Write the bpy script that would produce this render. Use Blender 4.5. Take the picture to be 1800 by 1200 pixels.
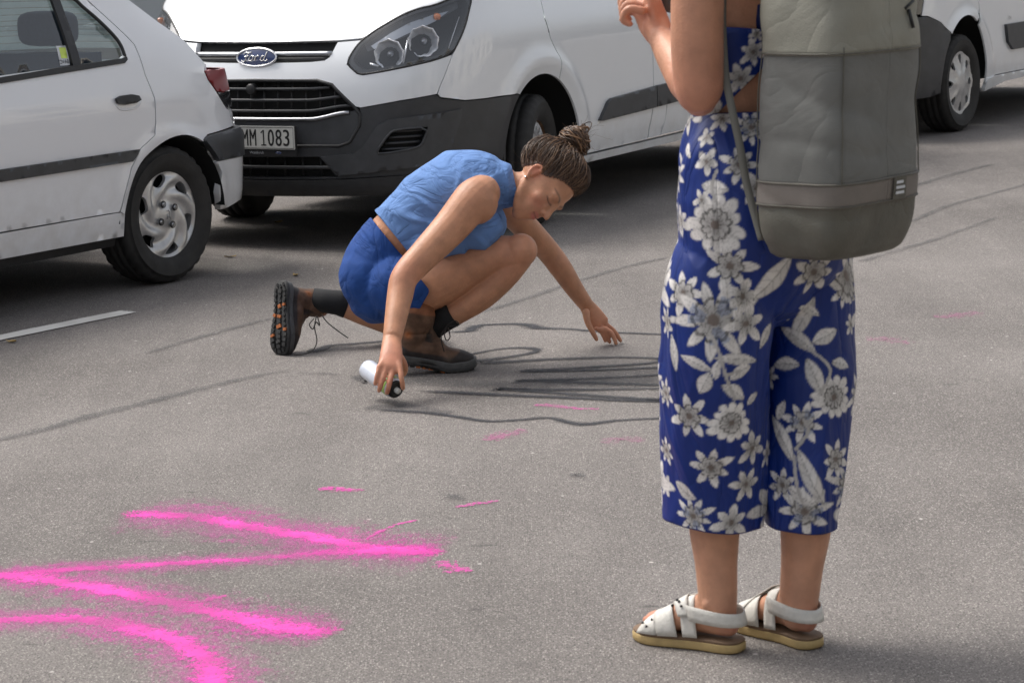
import bpy, bmesh, math, random
import numpy as np
from mathutils import Vector, Matrix, noise as mnoise
from mathutils.geometry import delaunay_2d_cdt
random.seed(7); RNG = np.random.default_rng(7)
for o in list(bpy.data.objects): bpy.data.objects.remove(o)
SC = bpy.context.scene; COL = SC.collection
# ---------------------------------------------------------------- camera
TH = math.atan(739/4250.); RO = math.radians(2.0); CH = 1.497
cd = bpy.data.cameras.new('camera'); cam = bpy.data.objects.new('camera', cd); COL.objects.link(cam)
_f = Vector((0, math.cos(TH), -math.sin(TH))); _u = Vector((0, math.sin(TH), math.cos(TH))); _r = Vector((1, 0, 0))
_R = _r*math.cos(RO)-_u*math.sin(RO); _U = _r*math.sin(RO)+_u*math.cos(RO)
cam.matrix_world = Matrix(((_R.x, _U.x, -_f.x, 0), (_R.y, _U.y, -_f.y, 0), (_R.z, _U.z, -_f.z, CH), (0, 0, 0, 1)))
cd.sensor_width = 36; cd.lens = 85; cd.clip_end = 500
cd.dof.use_dof = True; cd.dof.focus_distance = 8.3; cd.dof.aperture_fstop = 13
SC.camera = cam
# ---------------------------------------------------------------- world, sun, exposure
SUN_EL, SUN_AZ = math.radians(56), math.radians(-58)      # azimuth from +Y towards +X: the light comes from the far left
w = bpy.data.worlds.new('World'); SC.world = w; w.use_nodes = True
nt = w.node_tree; nt.nodes.clear()
sky = nt.nodes.new('ShaderNodeTexSky'); sky.sky_type = 'NISHITA'; sky.sun_disc = False
sky.sun_elevation = SUN_EL; sky.sun_rotation = SUN_AZ; sky.air_density = 1.0; sky.dust_density = 5.0; sky.ozone_density = 1.0
hs = nt.nodes.new('ShaderNodeHueSaturation'); hs.inputs['Saturation'].default_value = .34
bg = nt.nodes.new('ShaderNodeBackground'); bg.inputs['Strength'].default_value = .15
ow = nt.nodes.new('ShaderNodeOutputWorld')
nt.links.new(sky.outputs[0], hs.inputs['Color']); nt.links.new(hs.outputs[0], bg.inputs[0]); nt.links.new(bg.outputs[0], ow.inputs[0])
sl = bpy.data.lights.new('sun', 'SUN'); sl.energy = 1.45; sl.angle = math.radians(24); sl.color = (1, .96, .9)
so = bpy.data.objects.new('sun', sl); COL.objects.link(so)
sd = Vector((math.sin(SUN_AZ)*math.cos(SUN_EL), math.cos(SUN_AZ)*math.cos(SUN_EL), math.sin(SUN_EL)))
so.rotation_euler = sd.to_track_quat('Z', 'Y').to_euler(); so.location = sd*20
SC.view_settings.view_transform = 'Standard'; SC.view_settings.look = 'None'
SC.view_settings.exposure = 0.55; SC.view_settings.gamma = 1
# ---------------------------------------------------------------- helpers
def P(px, py, Z):
    """world point seen at (px,py) of the 1800x1200 photograph at depth Z; used to lay out joints and vehicles"""
    dx, dy = px-900, py-600
    a, b = dx*math.cos(RO)-dy*math.sin(RO), dx*math.sin(RO)+dy*math.cos(RO)
    xc, yc = a/4250*Z, -b/4250*Z
    return Vector((xc, Z*math.cos(TH)+yc*math.sin(TH), CH-Z*math.sin(TH)+yc*math.cos(TH)))
def G(px, py, z=0.0):
    o = Vector((0, 0, CH)); d = P(px, py, 1.0)-o
    return o+d*((z-CH)/d.z)
def N(nt, t, **k):
    n = nt.nodes.new('ShaderNode'+t)
    for a, b in k.items():
        if a.startswith('_'): setattr(n, a[1:], b)
        else: n.inputs[a.replace('__', ' ')].default_value = b
    return n
MATS = {}
def mat(name, col, rough=.5, metal=0., coat=0., spec=.5, var=0., vscale=8., bump=0., bscale=60., col2=None, sheen=0., sss=0., dirt=None, trans=0., bdetail=4., emis=None, wrinkle=None):
    """principled material: colour varied by noise, fine relief by noise bump, optional dirt = (height, colour)"""
    m = bpy.data.materials.new(name); m.use_nodes = True; t = m.node_tree; L = t.links.new
    b = t.nodes['Principled BSDF']; c4 = (*col, 1)
    b.inputs['Base Color'].default_value = c4; b.inputs['Roughness'].default_value = rough; b.inputs['Metallic'].default_value = metal
    b.inputs['Coat Weight'].default_value = coat; b.inputs['Coat Roughness'].default_value = .04; b.inputs['Specular IOR Level'].default_value = spec
    b.inputs['Sheen Weight'].default_value = sheen; b.inputs['Transmission Weight'].default_value = trans
    if sss: b.inputs['Subsurface Weight'].default_value = sss; b.inputs['Subsurface Radius'].default_value = (.012, .005, .003); b.inputs['Subsurface Scale'].default_value = 1.0
    tc = N(t, 'TexCoord'); out = None
    if var or col2:
        nz = N(t, 'TexNoise', Scale=vscale, Detail=5., Roughness=.6); L(tc.outputs['Object'], nz.inputs['Vector'])
        rp = t.nodes.new('ShaderNodeValToRGB'); e = rp.color_ramp.elements; e[0].position = .3; e[1].position = .7
        e[0].color = tuple(x*(1-var) for x in col)+(1,); e[1].color = (*col2, 1) if col2 else tuple(min(1, x*(1+var)) for x in col)+(1,)
        L(nz.outputs[0], rp.inputs[0]); L(rp.outputs[0], b.inputs['Base Color']); out = rp.outputs[0]
    if dirt:
        h0, h1, dc, amt = dirt
        ge = N(t, 'NewGeometry'); sp = N(t, 'SeparateXYZ'); L(ge.outputs['Position'], sp.inputs[0])
        mr = N(t, 'MapRange'); mr.inputs['From Min'].default_value = h0; mr.inputs['From Max'].default_value = h1; mr.inputs['To Min'].default_value = amt; mr.inputs['To Max'].default_value = 0
        L(sp.outputs[2], mr.inputs[0]); nz2 = N(t, 'TexNoise', Scale=9., Detail=8., Roughness=.7); L(tc.outputs['Object'], nz2.inputs['Vector'])
        mu = N(t, 'Math', _operation='MULTIPLY'); L(mr.outputs[0], mu.inputs[0])
        mr2 = N(t, 'MapRange'); mr2.inputs['From Min'].default_value = .35; mr2.inputs['From Max'].default_value = .65; L(nz2.outputs[0], mr2.inputs[0]); L(mr2.outputs[0], mu.inputs[1])
        mx = N(t, 'Mix', _data_type='RGBA'); mx.inputs['A'].default_value = c4
        for s in mx.inputs:
            if s.identifier == 'A_Color': s.default_value = c4; ia = s
            if s.identifier == 'B_Color': s.default_value = (*dc, 1)
        if out: L(out, ia)
        L(mu.outputs[0], mx.inputs[0]); oc = [s for s in mx.outputs if s.identifier == 'Result_Color'][0]; L(oc, b.inputs['Base Color'])
    if bump:
        nb = N(t, 'TexNoise', Scale=bscale, Detail=bdetail); L(tc.outputs['Object'], nb.inputs['Vector'])
        bp = N(t, 'Bump', Strength=bump, Distance=.004); L(nb.outputs[0], bp.inputs['Height']); L(bp.outputs[0], b.inputs['Normal'])
    if wrinkle:                                                     # broad creases of cloth: (strength, scale, stretch)
        mpw = N(t, 'Mapping'); mpw.inputs['Scale'].default_value = wrinkle[2]; L(tc.outputs['Object'], mpw.inputs[0])
        nw = N(t, 'TexNoise', Scale=wrinkle[1], Detail=3., Roughness=.45, Distortion=1.2); L(mpw.outputs[0], nw.inputs['Vector'])
        sb = N(t, 'Math', _operation='SUBTRACT'); sb.inputs[1].default_value = .5; L(nw.outputs[0], sb.inputs[0]); ab = N(t, 'Math', _operation='ABSOLUTE'); L(sb.outputs[0], ab.inputs[0])
        sq = N(t, 'Math', _operation='POWER'); sq.inputs[1].default_value = .6; L(ab.outputs[0], sq.inputs[0])
        bw = N(t, 'Bump', Strength=wrinkle[0], Distance=.03); L(sq.outputs[0], bw.inputs['Height'])
        if bump: L(bw.outputs[0], bp.inputs['Normal'])
        else: L(bw.outputs[0], b.inputs['Normal'])
    if emis: b.inputs['Emission Color'].default_value = (*emis[0], 1); b.inputs['Emission Strength'].default_value = emis[1]
    MATS[name] = m; return m
def glass_mat(name, tint=(.75, .85, .83), refl=1.0):
    m = bpy.data.materials.new(name); m.use_nodes = True; t = m.node_tree; t.nodes.clear(); L = t.links.new
    tr = N(t, 'BsdfTransparent', Color=(*tint, 1)); gl = N(t, 'BsdfGlossy', Color=(refl, refl, refl, 1), Roughness=.01)
    lw = N(t, 'LayerWeight', Blend=.5); pw = N(t, 'Math', _operation='POWER'); pw.inputs[1].default_value = 4.0; L(lw.outputs['Facing'], pw.inputs[0])
    fr = N(t, 'MapRange'); fr.inputs['To Min'].default_value = .11; fr.inputs['To Max'].default_value = 1.0; L(pw.outputs[0], fr.inputs[0]); mx = N(t, 'MixShader'); o = N(t, 'OutputMaterial')
    L(fr.outputs[0], mx.inputs[0]); L(tr.outputs[0], mx.inputs[1]); L(gl.outputs[0], mx.inputs[2]); L(mx.outputs[0], o.inputs[0])
    MATS[name] = m; return m
def mesh_obj(name, V, Fc, m, parent=None, smooth=True):
    me = bpy.data.meshes.new(name); me.from_pydata([tuple(v) for v in V], [], [tuple(f) for f in Fc]); me.update()
    if smooth: me.polygons.foreach_set('use_smooth', [True]*len(me.polygons))
    return link(name, me, m, parent)
def link(name, me, m, parent=None):
    o = bpy.data.objects.new(name, me); COL.objects.link(o)
    if m is not None and not me.materials: me.materials.append(MATS[m] if isinstance(m, str) else m)
    if parent is not None: o.parent = parent
    return o
def tag(o, label=None, cat=None, group=None, kind=None):
    for k, v in (('label', label), ('category', cat), ('group', group), ('kind', kind)):
        if v: o[k] = v
    return o
def empty(name, loc=(0, 0, 0), rz=0.):
    o = bpy.data.objects.new(name, None); COL.objects.link(o); o.location = loc; o.rotation_euler = (0, 0, rz); o.empty_display_size = .1
    return o
def bm_obj(name, bm, m, parent=None, smooth=True):
    me = bpy.data.meshes.new(name); bm.to_mesh(me); bm.free()
    if smooth: me.polygons.foreach_set('use_smooth', [True]*len(me.polygons))
    return link(name, me, m, parent)
def bake(o):
    """apply the modifiers of o without operators"""
    bpy.context.view_layer.update()
    dg = bpy.context.evaluated_depsgraph_get(); me = bpy.data.meshes.new_from_object(o.evaluated_get(dg)); old = o.data
    o.modifiers.clear(); o.data = me; bpy.data.meshes.remove(old); return o
def interp_s(x, xs, ys):
    xs = np.array(xs, float); ys = np.array(ys, float); x = np.asarray(x, float)
    d = np.diff(ys)/np.diff(xs); m = np.zeros(len(xs)); m[0] = d[0]; m[-1] = d[-1]
    for i in range(1, len(xs)-1): m[i] = 0 if d[i-1]*d[i] <= 0 else 2*d[i-1]*d[i]/(d[i-1]+d[i])
    xc = np.clip(x, xs[0], xs[-1]); i = np.clip(np.searchsorted(xs, xc)-1, 0, len(xs)-2); h = xs[i+1]-xs[i]; t = (xc-xs[i])/h
    y = (2*t**3-3*t**2+1)*ys[i]+(t**3-2*t**2+t)*h*m[i]+(-2*t**3+3*t**2)*ys[i+1]+(t**3-t**2)*h*m[i+1]
    return y+(x-xc)*np.where(x < xs[0], m[0], m[-1])
def catmull(pts, n=8, closed=False):
    p = np.array([tuple(q) for q in pts], float); k = len(p); out = []
    for i in range(k if closed else k-1):
        if closed: a, b, c, d = p[(i-1) % k], p[i], p[(i+1) % k], p[(i+2) % k]
        else: a, b, c, d = p[max(i-1, 0)], p[i], p[i+1], p[min(i+2, k-1)]
        for t in np.linspace(0, 1, n, endpoint=False): out.append(.5*((2*b)+(c-a)*t+(2*a-5*b+4*c-d)*t*t+(3*b-a-3*c+d)*t**3))
    if not closed: out.append(p[-1])
    return np.array(out)
def chaikin(p, n=1, closed=True):
    p = np.array(p, float)
    for _ in range(n):
        if closed: q = np.roll(p, -1, 0); p = np.stack([.75*p+.25*q, .25*p+.75*q], 1).reshape(-1, p.shape[1])
        else: a, b = p[:-1], p[1:]; p = np.concatenate([p[:1], np.stack([.75*a+.25*b, .25*a+.75*b], 1).reshape(-1, p.shape[1])[1:-1], p[-1:]])
    return p
def sstep(x, a, b):
    t = np.clip((np.asarray(x, float)-a)/(b-a), 0, 1); return t*t*(3-2*t)
def inpoly(q, poly):
    x, y = q[:, 0], q[:, 1]; r = np.zeros(len(q), bool); n = len(poly)
    for i in range(n):
        x1, y1 = poly[i]; x2, y2 = poly[(i+1) % n]
        if y1 == y2: continue
        c = ((y1 > y) != (y2 > y)) & (x < (x2-x1)*(y-y1)/(y2-y1)+x1); r ^= c
    return r
def densify(poly, step):
    out = []
    for i in range(len(poly)):
        a, b = np.array(poly[i]), np.array(poly[(i+1) % len(poly)]); k = max(1, int(math.ceil(np.linalg.norm(b-a)/step)))
        out += [a+(b-a)*t/k for t in range(k)]
    return np.array(out)
def region(outline, holes=(), step=.03):
    """triangulate a polygon with holes, filled with an even grid: returns points, triangles"""
    loops = [densify(l, step) for l in [outline]+list(holes)]
    lo, hi = loops[0].min(0), loops[0].max(0)
    g = np.stack(np.meshgrid(np.arange(lo[0], hi[0], step), np.arange(lo[1], hi[1], step)), -1).reshape(-1, 2)
    def inside(q):
        r = inpoly(q, loops[0])
        for h in loops[1:]: r &= ~inpoly(q, h)
        return r
    if len(g):
        g = g[inside(g)]; B = np.concatenate(loops)
        if len(g):
            keep = np.ones(len(g), bool)
            for i in range(0, len(g), 2000): keep[i:i+2000] = (((g[i:i+2000, None]-B[None])**2).sum(-1).min(1) > (step*.45)**2)
            g = g[keep]
    pts = []; edges = []
    for l in loops:
        k = len(pts); pts += [tuple(p) for p in l]; edges += [(k+i, k+(i+1) % len(l)) for i in range(len(l))]
    pts += [tuple(p) for p in g]
    v, e, f, _, _, _ = delaunay_2d_cdt([Vector(p) for p in pts], edges, [], 0, 1e-6)
    v = np.array([tuple(p) for p in v]); f = np.array([list(t) for t in f if len(t) == 3])
    c = v[f].mean(1); f = f[inside(c)]
    return v, f
def panel(name, outline, S, m, parent=None, holes=(), step=.03, flange=.012, off=0., rnd=0, flip=None):
    """sheet of a swept surface S(u,v,off) cut to an outline, with a turned-in edge"""
    if rnd: outline = chaikin(outline, rnd)
    v, f = region(np.array(outline, float), [np.array(h, float) for h in holes], step)
    W = S(v[:, 0], v[:, 1], off); O = S(v[:, 0], v[:, 1], off+.01)-W
    n = np.cross(W[f[:, 1]]-W[f[:, 0]], W[f[:, 2]]-W[f[:, 0]])
    bad = (n*O[f[:, 0]]).sum(-1) < 0; f[bad] = f[bad][:, ::-1]
    V = W.tolist(); F = f.tolist()
    if flange:
        cnt = {}
        for t in F:
            for i in range(3):
                a, b = t[i], t[(i+1) % 3]; k = (min(a, b), max(a, b)); cnt[k] = None if k in cnt else (a, b)
        Wi = S(v[:, 0], v[:, 1], off-flange); mp = {}
        def dup(i):
            if i not in mp: mp[i] = len(V); V.append(W[i].tolist()); V.append(Wi[i].tolist())
            return mp[i]
        for e in cnt.values():
            if e: a, b = dup(e[0]), dup(e[1]); F.append([b, a, a+1, b+1])
    return mesh_obj(name, V, F, m, parent)
def mirror(pts): return [(-a, b) for a, b in reversed(pts)]
def sym(right):
    """outline given from the centre line over the +u side back to the centre line, mirrored to a full loop"""
    return list(right)+[(-a, b) for a, b in reversed(right) if abs(a) > 1e-6]
def tube(path, r, seg=8, closed=False, caps=True):
    """verts, faces of a tube along a path; r scalar or list"""
    p = [Vector(tuple(q)) for q in path]; n = len(p); R = r if hasattr(r, '__len__') else [r]*n
    V = []; F = []; up = None
    for i in range(n):
        t = (p[(i+1) % n]-p[i-1]) if closed else (p[min(i+1, n-1)]-p[max(i-1, 0)])
        if t.length < 1e-9: t = Vector((0, 0, 1))
        t.normalize()
        if up is None: up = t.orthogonal().normalized()
        up = (up-t*up.dot(t)); up = up.normalized() if up.length > 1e-6 else t.orthogonal().normalized()
        s = t.cross(up)
        for k in range(seg):
            a = 2*math.pi*k/seg; V.append(p[i]+(up*math.cos(a)+s*math.sin(a))*R[i])
    for i in range(n if closed else n-1):
        for k in range(seg):
            j = (i+1) % n; F.append((i*seg+k, i*seg+(k+1) % seg, j*seg+(k+1) % seg, j*seg+k))
    if caps and not closed: F.append(tuple(range(seg))[::-1]); F.append(tuple((n-1)*seg+k for k in range(seg)))
    return V, F
def join(parts):
    V = []; F = []
    for v, f in parts: k = len(V); V += [tuple(q) for q in v]; F += [tuple(i+k for i in t) for t in f]
    return V, F
def box(c, s, rot=None):
    x, y, z = s[0]/2, s[1]/2, s[2]/2
    V = [Vector((a*x, b*y, d*z)) for a in (-1, 1) for b in (-1, 1) for d in (-1, 1)]
    if rot is not None: V = [rot @ v for v in V]
    V = [v+Vector(c) for v in V]
    return V, [(0, 1, 3, 2), (4, 6, 7, 5), (0, 4, 5, 1), (2, 3, 7, 6), (0, 2, 6, 4), (1, 5, 7, 3)]
def lathe(prof, seg=48, axis='y'):
    """profile (r, h) turned round an axis"""
    V = []; F = []; n = len(prof)
    for k in range(seg):
        a = 2*math.pi*k/seg; c, s = math.cos(a), math.sin(a)
        for r, h in prof: V.append((r*c, h, r*s) if axis == 'y' else (r*c, r*s, h))
    for k in range(seg):
        for i in range(n-1): a, b = k*n+i, ((k+1) % seg)*n+i; F.append((a, a+1, b+1, b) if axis == 'y' else (a, b, b+1, a+1))
    return V, F
def text_mesh(s, size=1., extrude=0., shear=0., sx=1., align='CENTER'):
    c = bpy.data.curves.new('lettering', 'FONT'); c.body = s; c.size = size; c.extrude = extrude; c.shear = shear; c.align_x = align; c.align_y = 'CENTER'
    o = bpy.data.objects.new('lettering', c); COL.objects.link(o); bpy.context.view_layer.update()
    me = bpy.data.meshes.new_from_object(o.evaluated_get(bpy.context.evaluated_depsgraph_get())); bpy.data.objects.remove(o); bpy.data.curves.remove(c)
    V = np.array([v.co[:] for v in me.vertices]); V[:, 0] *= sx; F = [tuple(p.vertices) for p in me.polygons]; bpy.data.meshes.remove(me)
    return V, F
class Shell:
    """plan curve (x,y) swept by height-dependent insets; u = arc length along the plan, mirrored for u<0"""
    def __init__(s, plan, zs, da, db, w, dc=None, w2=None):
        c = catmull(plan, 30); L = np.concatenate([[0], np.cumsum(np.hypot(*np.diff(c, axis=0).T))])
        s.U = np.linspace(0, L[-1], 1200); X = np.interp(s.U, L, c[:, 0]); Y = np.interp(s.U, L, c[:, 1]); k = np.ones(15)/15; pad = 7
        def sm(a, odd):
            l = (2*a[0]-a[pad:0:-1]) if odd else a[pad:0:-1]
            return np.convolve(np.concatenate([l, a, 2*a[-1]-a[-2:-pad-2:-1]]), k, 'valid')
        s.X = sm(X, False); s.Y = sm(Y, True); tx = np.gradient(s.X, s.U); ty = np.gradient(s.Y, s.U); n = np.hypot(tx, ty)
        s.NX = ty/n; s.NY = -tx/n
        if s.NY[len(s.U)//2] < 0: s.NX *= -1; s.NY *= -1
        s.zs, s.da, s.db, s.w, s.dc, s.w2 = zs, da, db, w, dc, w2; s.extra = None
    def __call__(s, u, z, off=0.):
        u = np.asarray(u, float); z = np.asarray(z, float); sg = np.where(u < 0, -1., 1.); a = np.abs(u)
        w = 1-sstep(a, *s.w); d = w*interp_s(z, s.zs, s.da)+(1-w)*interp_s(z, s.zs, s.db)
        if s.dc is not None: w2 = sstep(a, *s.w2); d = (1-w2)*d+w2*interp_s(z, s.zs, s.dc)
        if s.extra is not None: d = d-s.extra(a, z)
        d = d-off
        x = np.interp(a, s.U, s.X)-np.interp(a, s.U, s.NX)*d; y = np.interp(a, s.U, s.Y)-np.interp(a, s.U, s.NY)*d
        return np.stack([x, y*sg, z+0*x], -1)
def arc(cx, cz, r, a0, a1, n=20, rz=None):
    return [(cx+r*math.cos(math.radians(a)), cz+(rz or r)*math.sin(math.radians(a))) for a in np.linspace(a0, a1, n)]
# ---------------------------------------------------------------- materials
def asphalt():
    m = bpy.data.materials.new('asphalt'); m.use_nodes = True; t = m.node_tree; L = t.links.new; b = t.nodes['Principled BSDF']
    tc = N(t, 'TexCoord')
    def vec(s):
        mp = N(t, 'Mapping'); mp.inputs['Scale'].default_value = (s, s, s); L(tc.outputs['Object'], mp.inputs[0]); return mp.outputs[0]
    big = N(t, 'TexNoise', Scale=.55, Detail=6., Roughness=.62); L(tc.outputs['Object'], big.inputs[0])
    r1 = t.nodes.new('ShaderNodeValToRGB'); e = r1.color_ramp.elements; e[0].position = .32; e[0].color = (.128, .115, .107, 1); e[1].position = .66; e[1].color = (.200, .182, .170, 1)
    L(big.outputs[0], r1.inputs[0])
    fine = N(t, 'TexNoise', Scale=240., Detail=3., Roughness=.75); L(tc.outputs['Object'], fine.inputs[0])
    rf = N(t, 'MapRange'); rf.inputs['From Min'].default_value = .3; rf.inputs['From Max'].default_value = .7; rf.inputs['To Min'].default_value = .35; rf.inputs['To Max'].default_value = 1.65; L(fine.outputs[0], rf.inputs[0])
    mul = N(t, 'Mix', _data_type='RGBA', _blend_type='MULTIPLY'); mul.inputs[0].default_value = 1
    A = [s for s in mul.inputs if s.identifier == 'A_Color'][0]; B = [s for s in mul.inputs if s.identifier == 'B_Color'][0]; R = [s for s in mul.outputs if s.identifier == 'Result_Color'][0]
    L(r1.outputs[0], A); cc = N(t, 'CombineColor'); [L(rf.outputs[0], cc.inputs[i]) for i in range(3)]; L(cc.outputs[0], B)
    last = R
    # stones: light and dark chips in the binder
    for sc, lo, col, am in ((150., .80, (.30, .275, .25), .8), (210., .82, (.45, .42, .385), .8), (170., .74, (.045, .042, .04), .75)):
        vo = N(t, 'TexVoronoi', Scale=sc, Randomness=1.); L(vec(1.0 if sc != 170. else 1.07), vo.inputs['Vector'])
        sp = N(t, 'SeparateColor'); L(vo.outputs['Color'], sp.inputs[0])
        g1 = N(t, 'Math', _operation='GREATER_THAN'); g1.inputs[1].default_value = lo; L(sp.outputs[0], g1.inputs[0])
        g2 = N(t, 'MapRange'); g2.inputs['From Min'].default_value = .52; g2.inputs['From Max'].default_value = .3; L(vo.outputs['Distance'], g2.inputs[0])
        mm = N(t, 'Math', _operation='MULTIPLY'); L(g1.outputs[0], mm.inputs[0]); L(g2.outputs[0], mm.inputs[1])
        m2 = N(t, 'Math', _operation='MULTIPLY'); m2.inputs[1].default_value = am; L(mm.outputs[0], m2.inputs[0])
        mx = N(t, 'Mix', _data_type='RGBA'); L(m2.outputs[0], mx.inputs[0])
        a2 = [s for s in mx.inputs if s.identifier == 'A_Color'][0]; b2 = [s for s in mx.inputs if s.identifier == 'B_Color'][0]; b2.default_value = (*col, 1); L(last, a2)
        last = [s for s in mx.outputs if s.identifier == 'Result_Color'][0]
    # sparse bright chips and short dark scuffs
    vo = N(t, 'TexVoronoi', Scale=42.); L(tc.outputs['Object'], vo.inputs['Vector']); sp = N(t, 'SeparateColor'); L(vo.outputs['Color'], sp.inputs[0])
    g1 = N(t, 'Math', _operation='GREATER_THAN'); g1.inputs[1].default_value = .996; L(sp.outputs[0], g1.inputs[0]); g2 = N(t, 'MapRange'); g2.inputs['From Min'].default_value = .28; g2.inputs['From Max'].default_value = .16; L(vo.outputs['Distance'], g2.inputs[0])
    mm = N(t, 'Math', _operation='MULTIPLY'); L(g1.outputs[0], mm.inputs[0]); L(g2.outputs[0], mm.inputs[1])
    sn = N(t, 'TexNoise', Scale=1.0, Detail=3., Roughness=.55); mp = N(t, 'Mapping'); mp.inputs['Rotation'].default_value = (0, 0, math.radians(20)); mp.inputs['Scale'].default_value = (5., 17., 1); L(tc.outputs['Object'], mp.inputs[0]); L(mp.outputs[0], sn.inputs[0])
    s2 = N(t, 'MapRange'); s2.inputs['From Min'].default_value = .685; s2.inputs['From Max'].default_value = .74; s2.inputs['To Max'].default_value = .55; L(sn.outputs[0], s2.inputs[0])
    for fac, col in ((mm.outputs[0], (.50, .47, .44)), (s2.outputs[0], (.05, .047, .045))):
        mx = N(t, 'Mix', _data_type='RGBA'); L(fac, mx.inputs[0]); [L(last, q) for q in mx.inputs if q.identifier == 'A_Color']
        for q in mx.inputs:
            if q.identifier == 'B_Color': q.default_value = (*col, 1)
        last = [q for q in mx.outputs if q.identifier == 'Result_Color'][0]
    # worn darker streaks along the driving direction
    st = N(t, 'TexNoise', Scale=1.0, Detail=5., Roughness=.6); mp = N(t, 'Mapping'); mp.inputs['Rotation'].default_value = (0, 0, math.radians(33)); mp.inputs['Scale'].default_value = (2.6, .35, 1); L(tc.outputs['Object'], mp.inputs[0]); L(mp.outputs[0], st.inputs[0])
    rs = N(t, 'MapRange'); rs.inputs['From Min'].default_value = .35; rs.inputs['From Max'].default_value = .65; rs.inputs['To Min'].default_value = .86; rs.inputs['To Max'].default_value = 1.08; L(st.outputs[0], rs.inputs[0])
    m3 = N(t, 'Mix', _data_type='RGBA', _blend_type='MULTIPLY'); m3.inputs[0].default_value = 1
    A = [s for s in m3.inputs if s.identifier == 'A_Color'][0]; B = [s for s in m3.inputs if s.identifier == 'B_Color'][0]; L(last, A); cc = N(t, 'CombineColor'); [L(rs.outputs[0], cc.inputs[i]) for i in range(3)]; L(cc.outputs[0], B)
    L([s for s in m3.outputs if s.identifier == 'Result_Color'][0], b.inputs['Base Color'])
    b.inputs['Roughness'].default_value = .85; b.inputs['Specular IOR Level'].default_value = .35
    vb = N(t, 'TexVoronoi', Scale=160.); L(tc.outputs['Object'], vb.inputs['Vector'])
    bp = N(t, 'Bump', Strength=.55, Distance=.004); bp.invert = True; L(vb.outputs['Distance'], bp.inputs['Height']); L(bp.outputs[0], b.inputs['Normal'])
    MATS['asphalt'] = m
asphalt()
DIRT = (.25, .62, (.30, .25, .19), .75)
mat('white_paint', (.80, .81, .83), .3, coat=1.0, var=.008, vscale=2, dirt=(.2, .62, (.46, .42, .36), .42))
mat('van_paint', (.80, .82, .84), .3, coat=1.0, var=.008, vscale=2, dirt=(.22, .58, (.46, .42, .36), .4))
mat('black_plastic', (.018, .018, .019), .5, var=.25, vscale=20, bump=.15, bscale=500)
mat('bumper_plastic', (.036, .037, .040), .45, var=.2, vscale=14, bump=.12, bscale=500)
mat('grey_plastic', (.046, .048, .052), .42, var=.2, vscale=14, bump=.12, bscale=500)
mat('dark_void', (.006, .006, .006), .8)
mat('rubber', (.022, .021, .020), .75, var=.35, vscale=14, bump=.2, bscale=200)
mat('chrome', (.75, .75, .76), .12, metal=1)
mat('reflector', (.85, .85, .87), .28, metal=.55, bump=.6, bscale=40)
mat('satin_metal', (.42, .43, .45), .3, metal=1)
mat('hubcap_silver', (.58, .58, .58), .34, metal=.6, var=.10, vscale=25, dirt=(.05, .5, (.30, .27, .23), .4))
mat('steel_rim', (.60, .61, .63), .45, metal=.35, var=.15, vscale=20)
mat('red_lamp', (.20, .004, .008), .3, coat=0., spec=.3)
mat('smoke_lamp', (.03, .03, .032), .08, coat=1)
mat('orange_lamp', (.8, .25, .08), .2, coat=.5)
mat('emblem_blue', (.012, .03, .12), .12, coat=1)
mat('plate_white', (.62, .62, .58), .45, var=.05, vscale=40)
mat('ink', (.012, .012, .012), .5)
mat('label_white', (.6, .62, .65), .5)
mat('seat_cloth', (.015, .03, .06), .85, var=.15, vscale=60)
mat('kerb_stone', (.30, .29, .27), .85, var=.15, vscale=12, bump=.4, bscale=80)
mat('pavement', (.25, .24, .23), .9, var=.15, vscale=5, bump=.4, bscale=120)
mat('wall_grey', (.40, .42, .43), .85, var=.1, vscale=2, bump=.3, bscale=90)
mat('leaf_green', (.05, .085, .03), .6, var=.4, vscale=3)
mat('sticker_green', (.55, .68, .12), .5)
mat('rust', (.16, .09, .05), .85, var=.5, vscale=30)
glass_mat('car_glass', (.84, .93, .90)); glass_mat('lamp_lens', (.88, .9, .92), 1.0)
# ---------------------------------------------------------------- ground
tag(mesh_obj('road', [(-70, -60, 0), (70, -60, 0), (70, 90, 0), (-70, 90, 0)], [(0, 1, 2, 3)], 'asphalt', smooth=False), kind='structure')
DA = math.radians(33); D33 = Vector((math.sin(DA), math.cos(DA), 0)); L33 = Vector((math.cos(DA), -math.sin(DA), 0))   # along the street, across it
def street(a, l, z=0): return D33*a+L33*l+Vector((0, 0, z))
def strip_box(name, a0, a1, l0, l1, z0, z1, m, parent=None):
    V = [street(a, l, z) for a in (a0, a1) for l in (l0, l1) for z in (z0, z1)]
    return mesh_obj(name, V, [(0, 1, 3, 2), (4, 6, 7, 5), (0, 4, 5, 1), (2, 3, 7, 6), (0, 2, 6, 4), (1, 5, 7, 3)], m, parent, smooth=False)
tag(strip_box('pavement', -40, 70, -14.0, -9.36, -.05, .125, 'pavement'), kind='structure')
kb = tag(empty('kerb'), kind='structure')
for k in range(26): strip_box('kerb_stone', -2+k*1.0+.004, -2+k*1.0+.996, -9.35, -9.19, -.05, .12, 'kerb_stone', kb)
bw = tag(empty('grey_wall', street(20, -14.2)), 'plain grey rendered wall behind the parked white hatchback and van', 'wall')
wl = strip_box('wall_face', -40, 70, -14.4, -14.02, 0, 5.2, 'wall_grey'); wl.parent = bw; wl.matrix_parent_inverse = Matrix.Translation(-Vector(bw.location))
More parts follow.
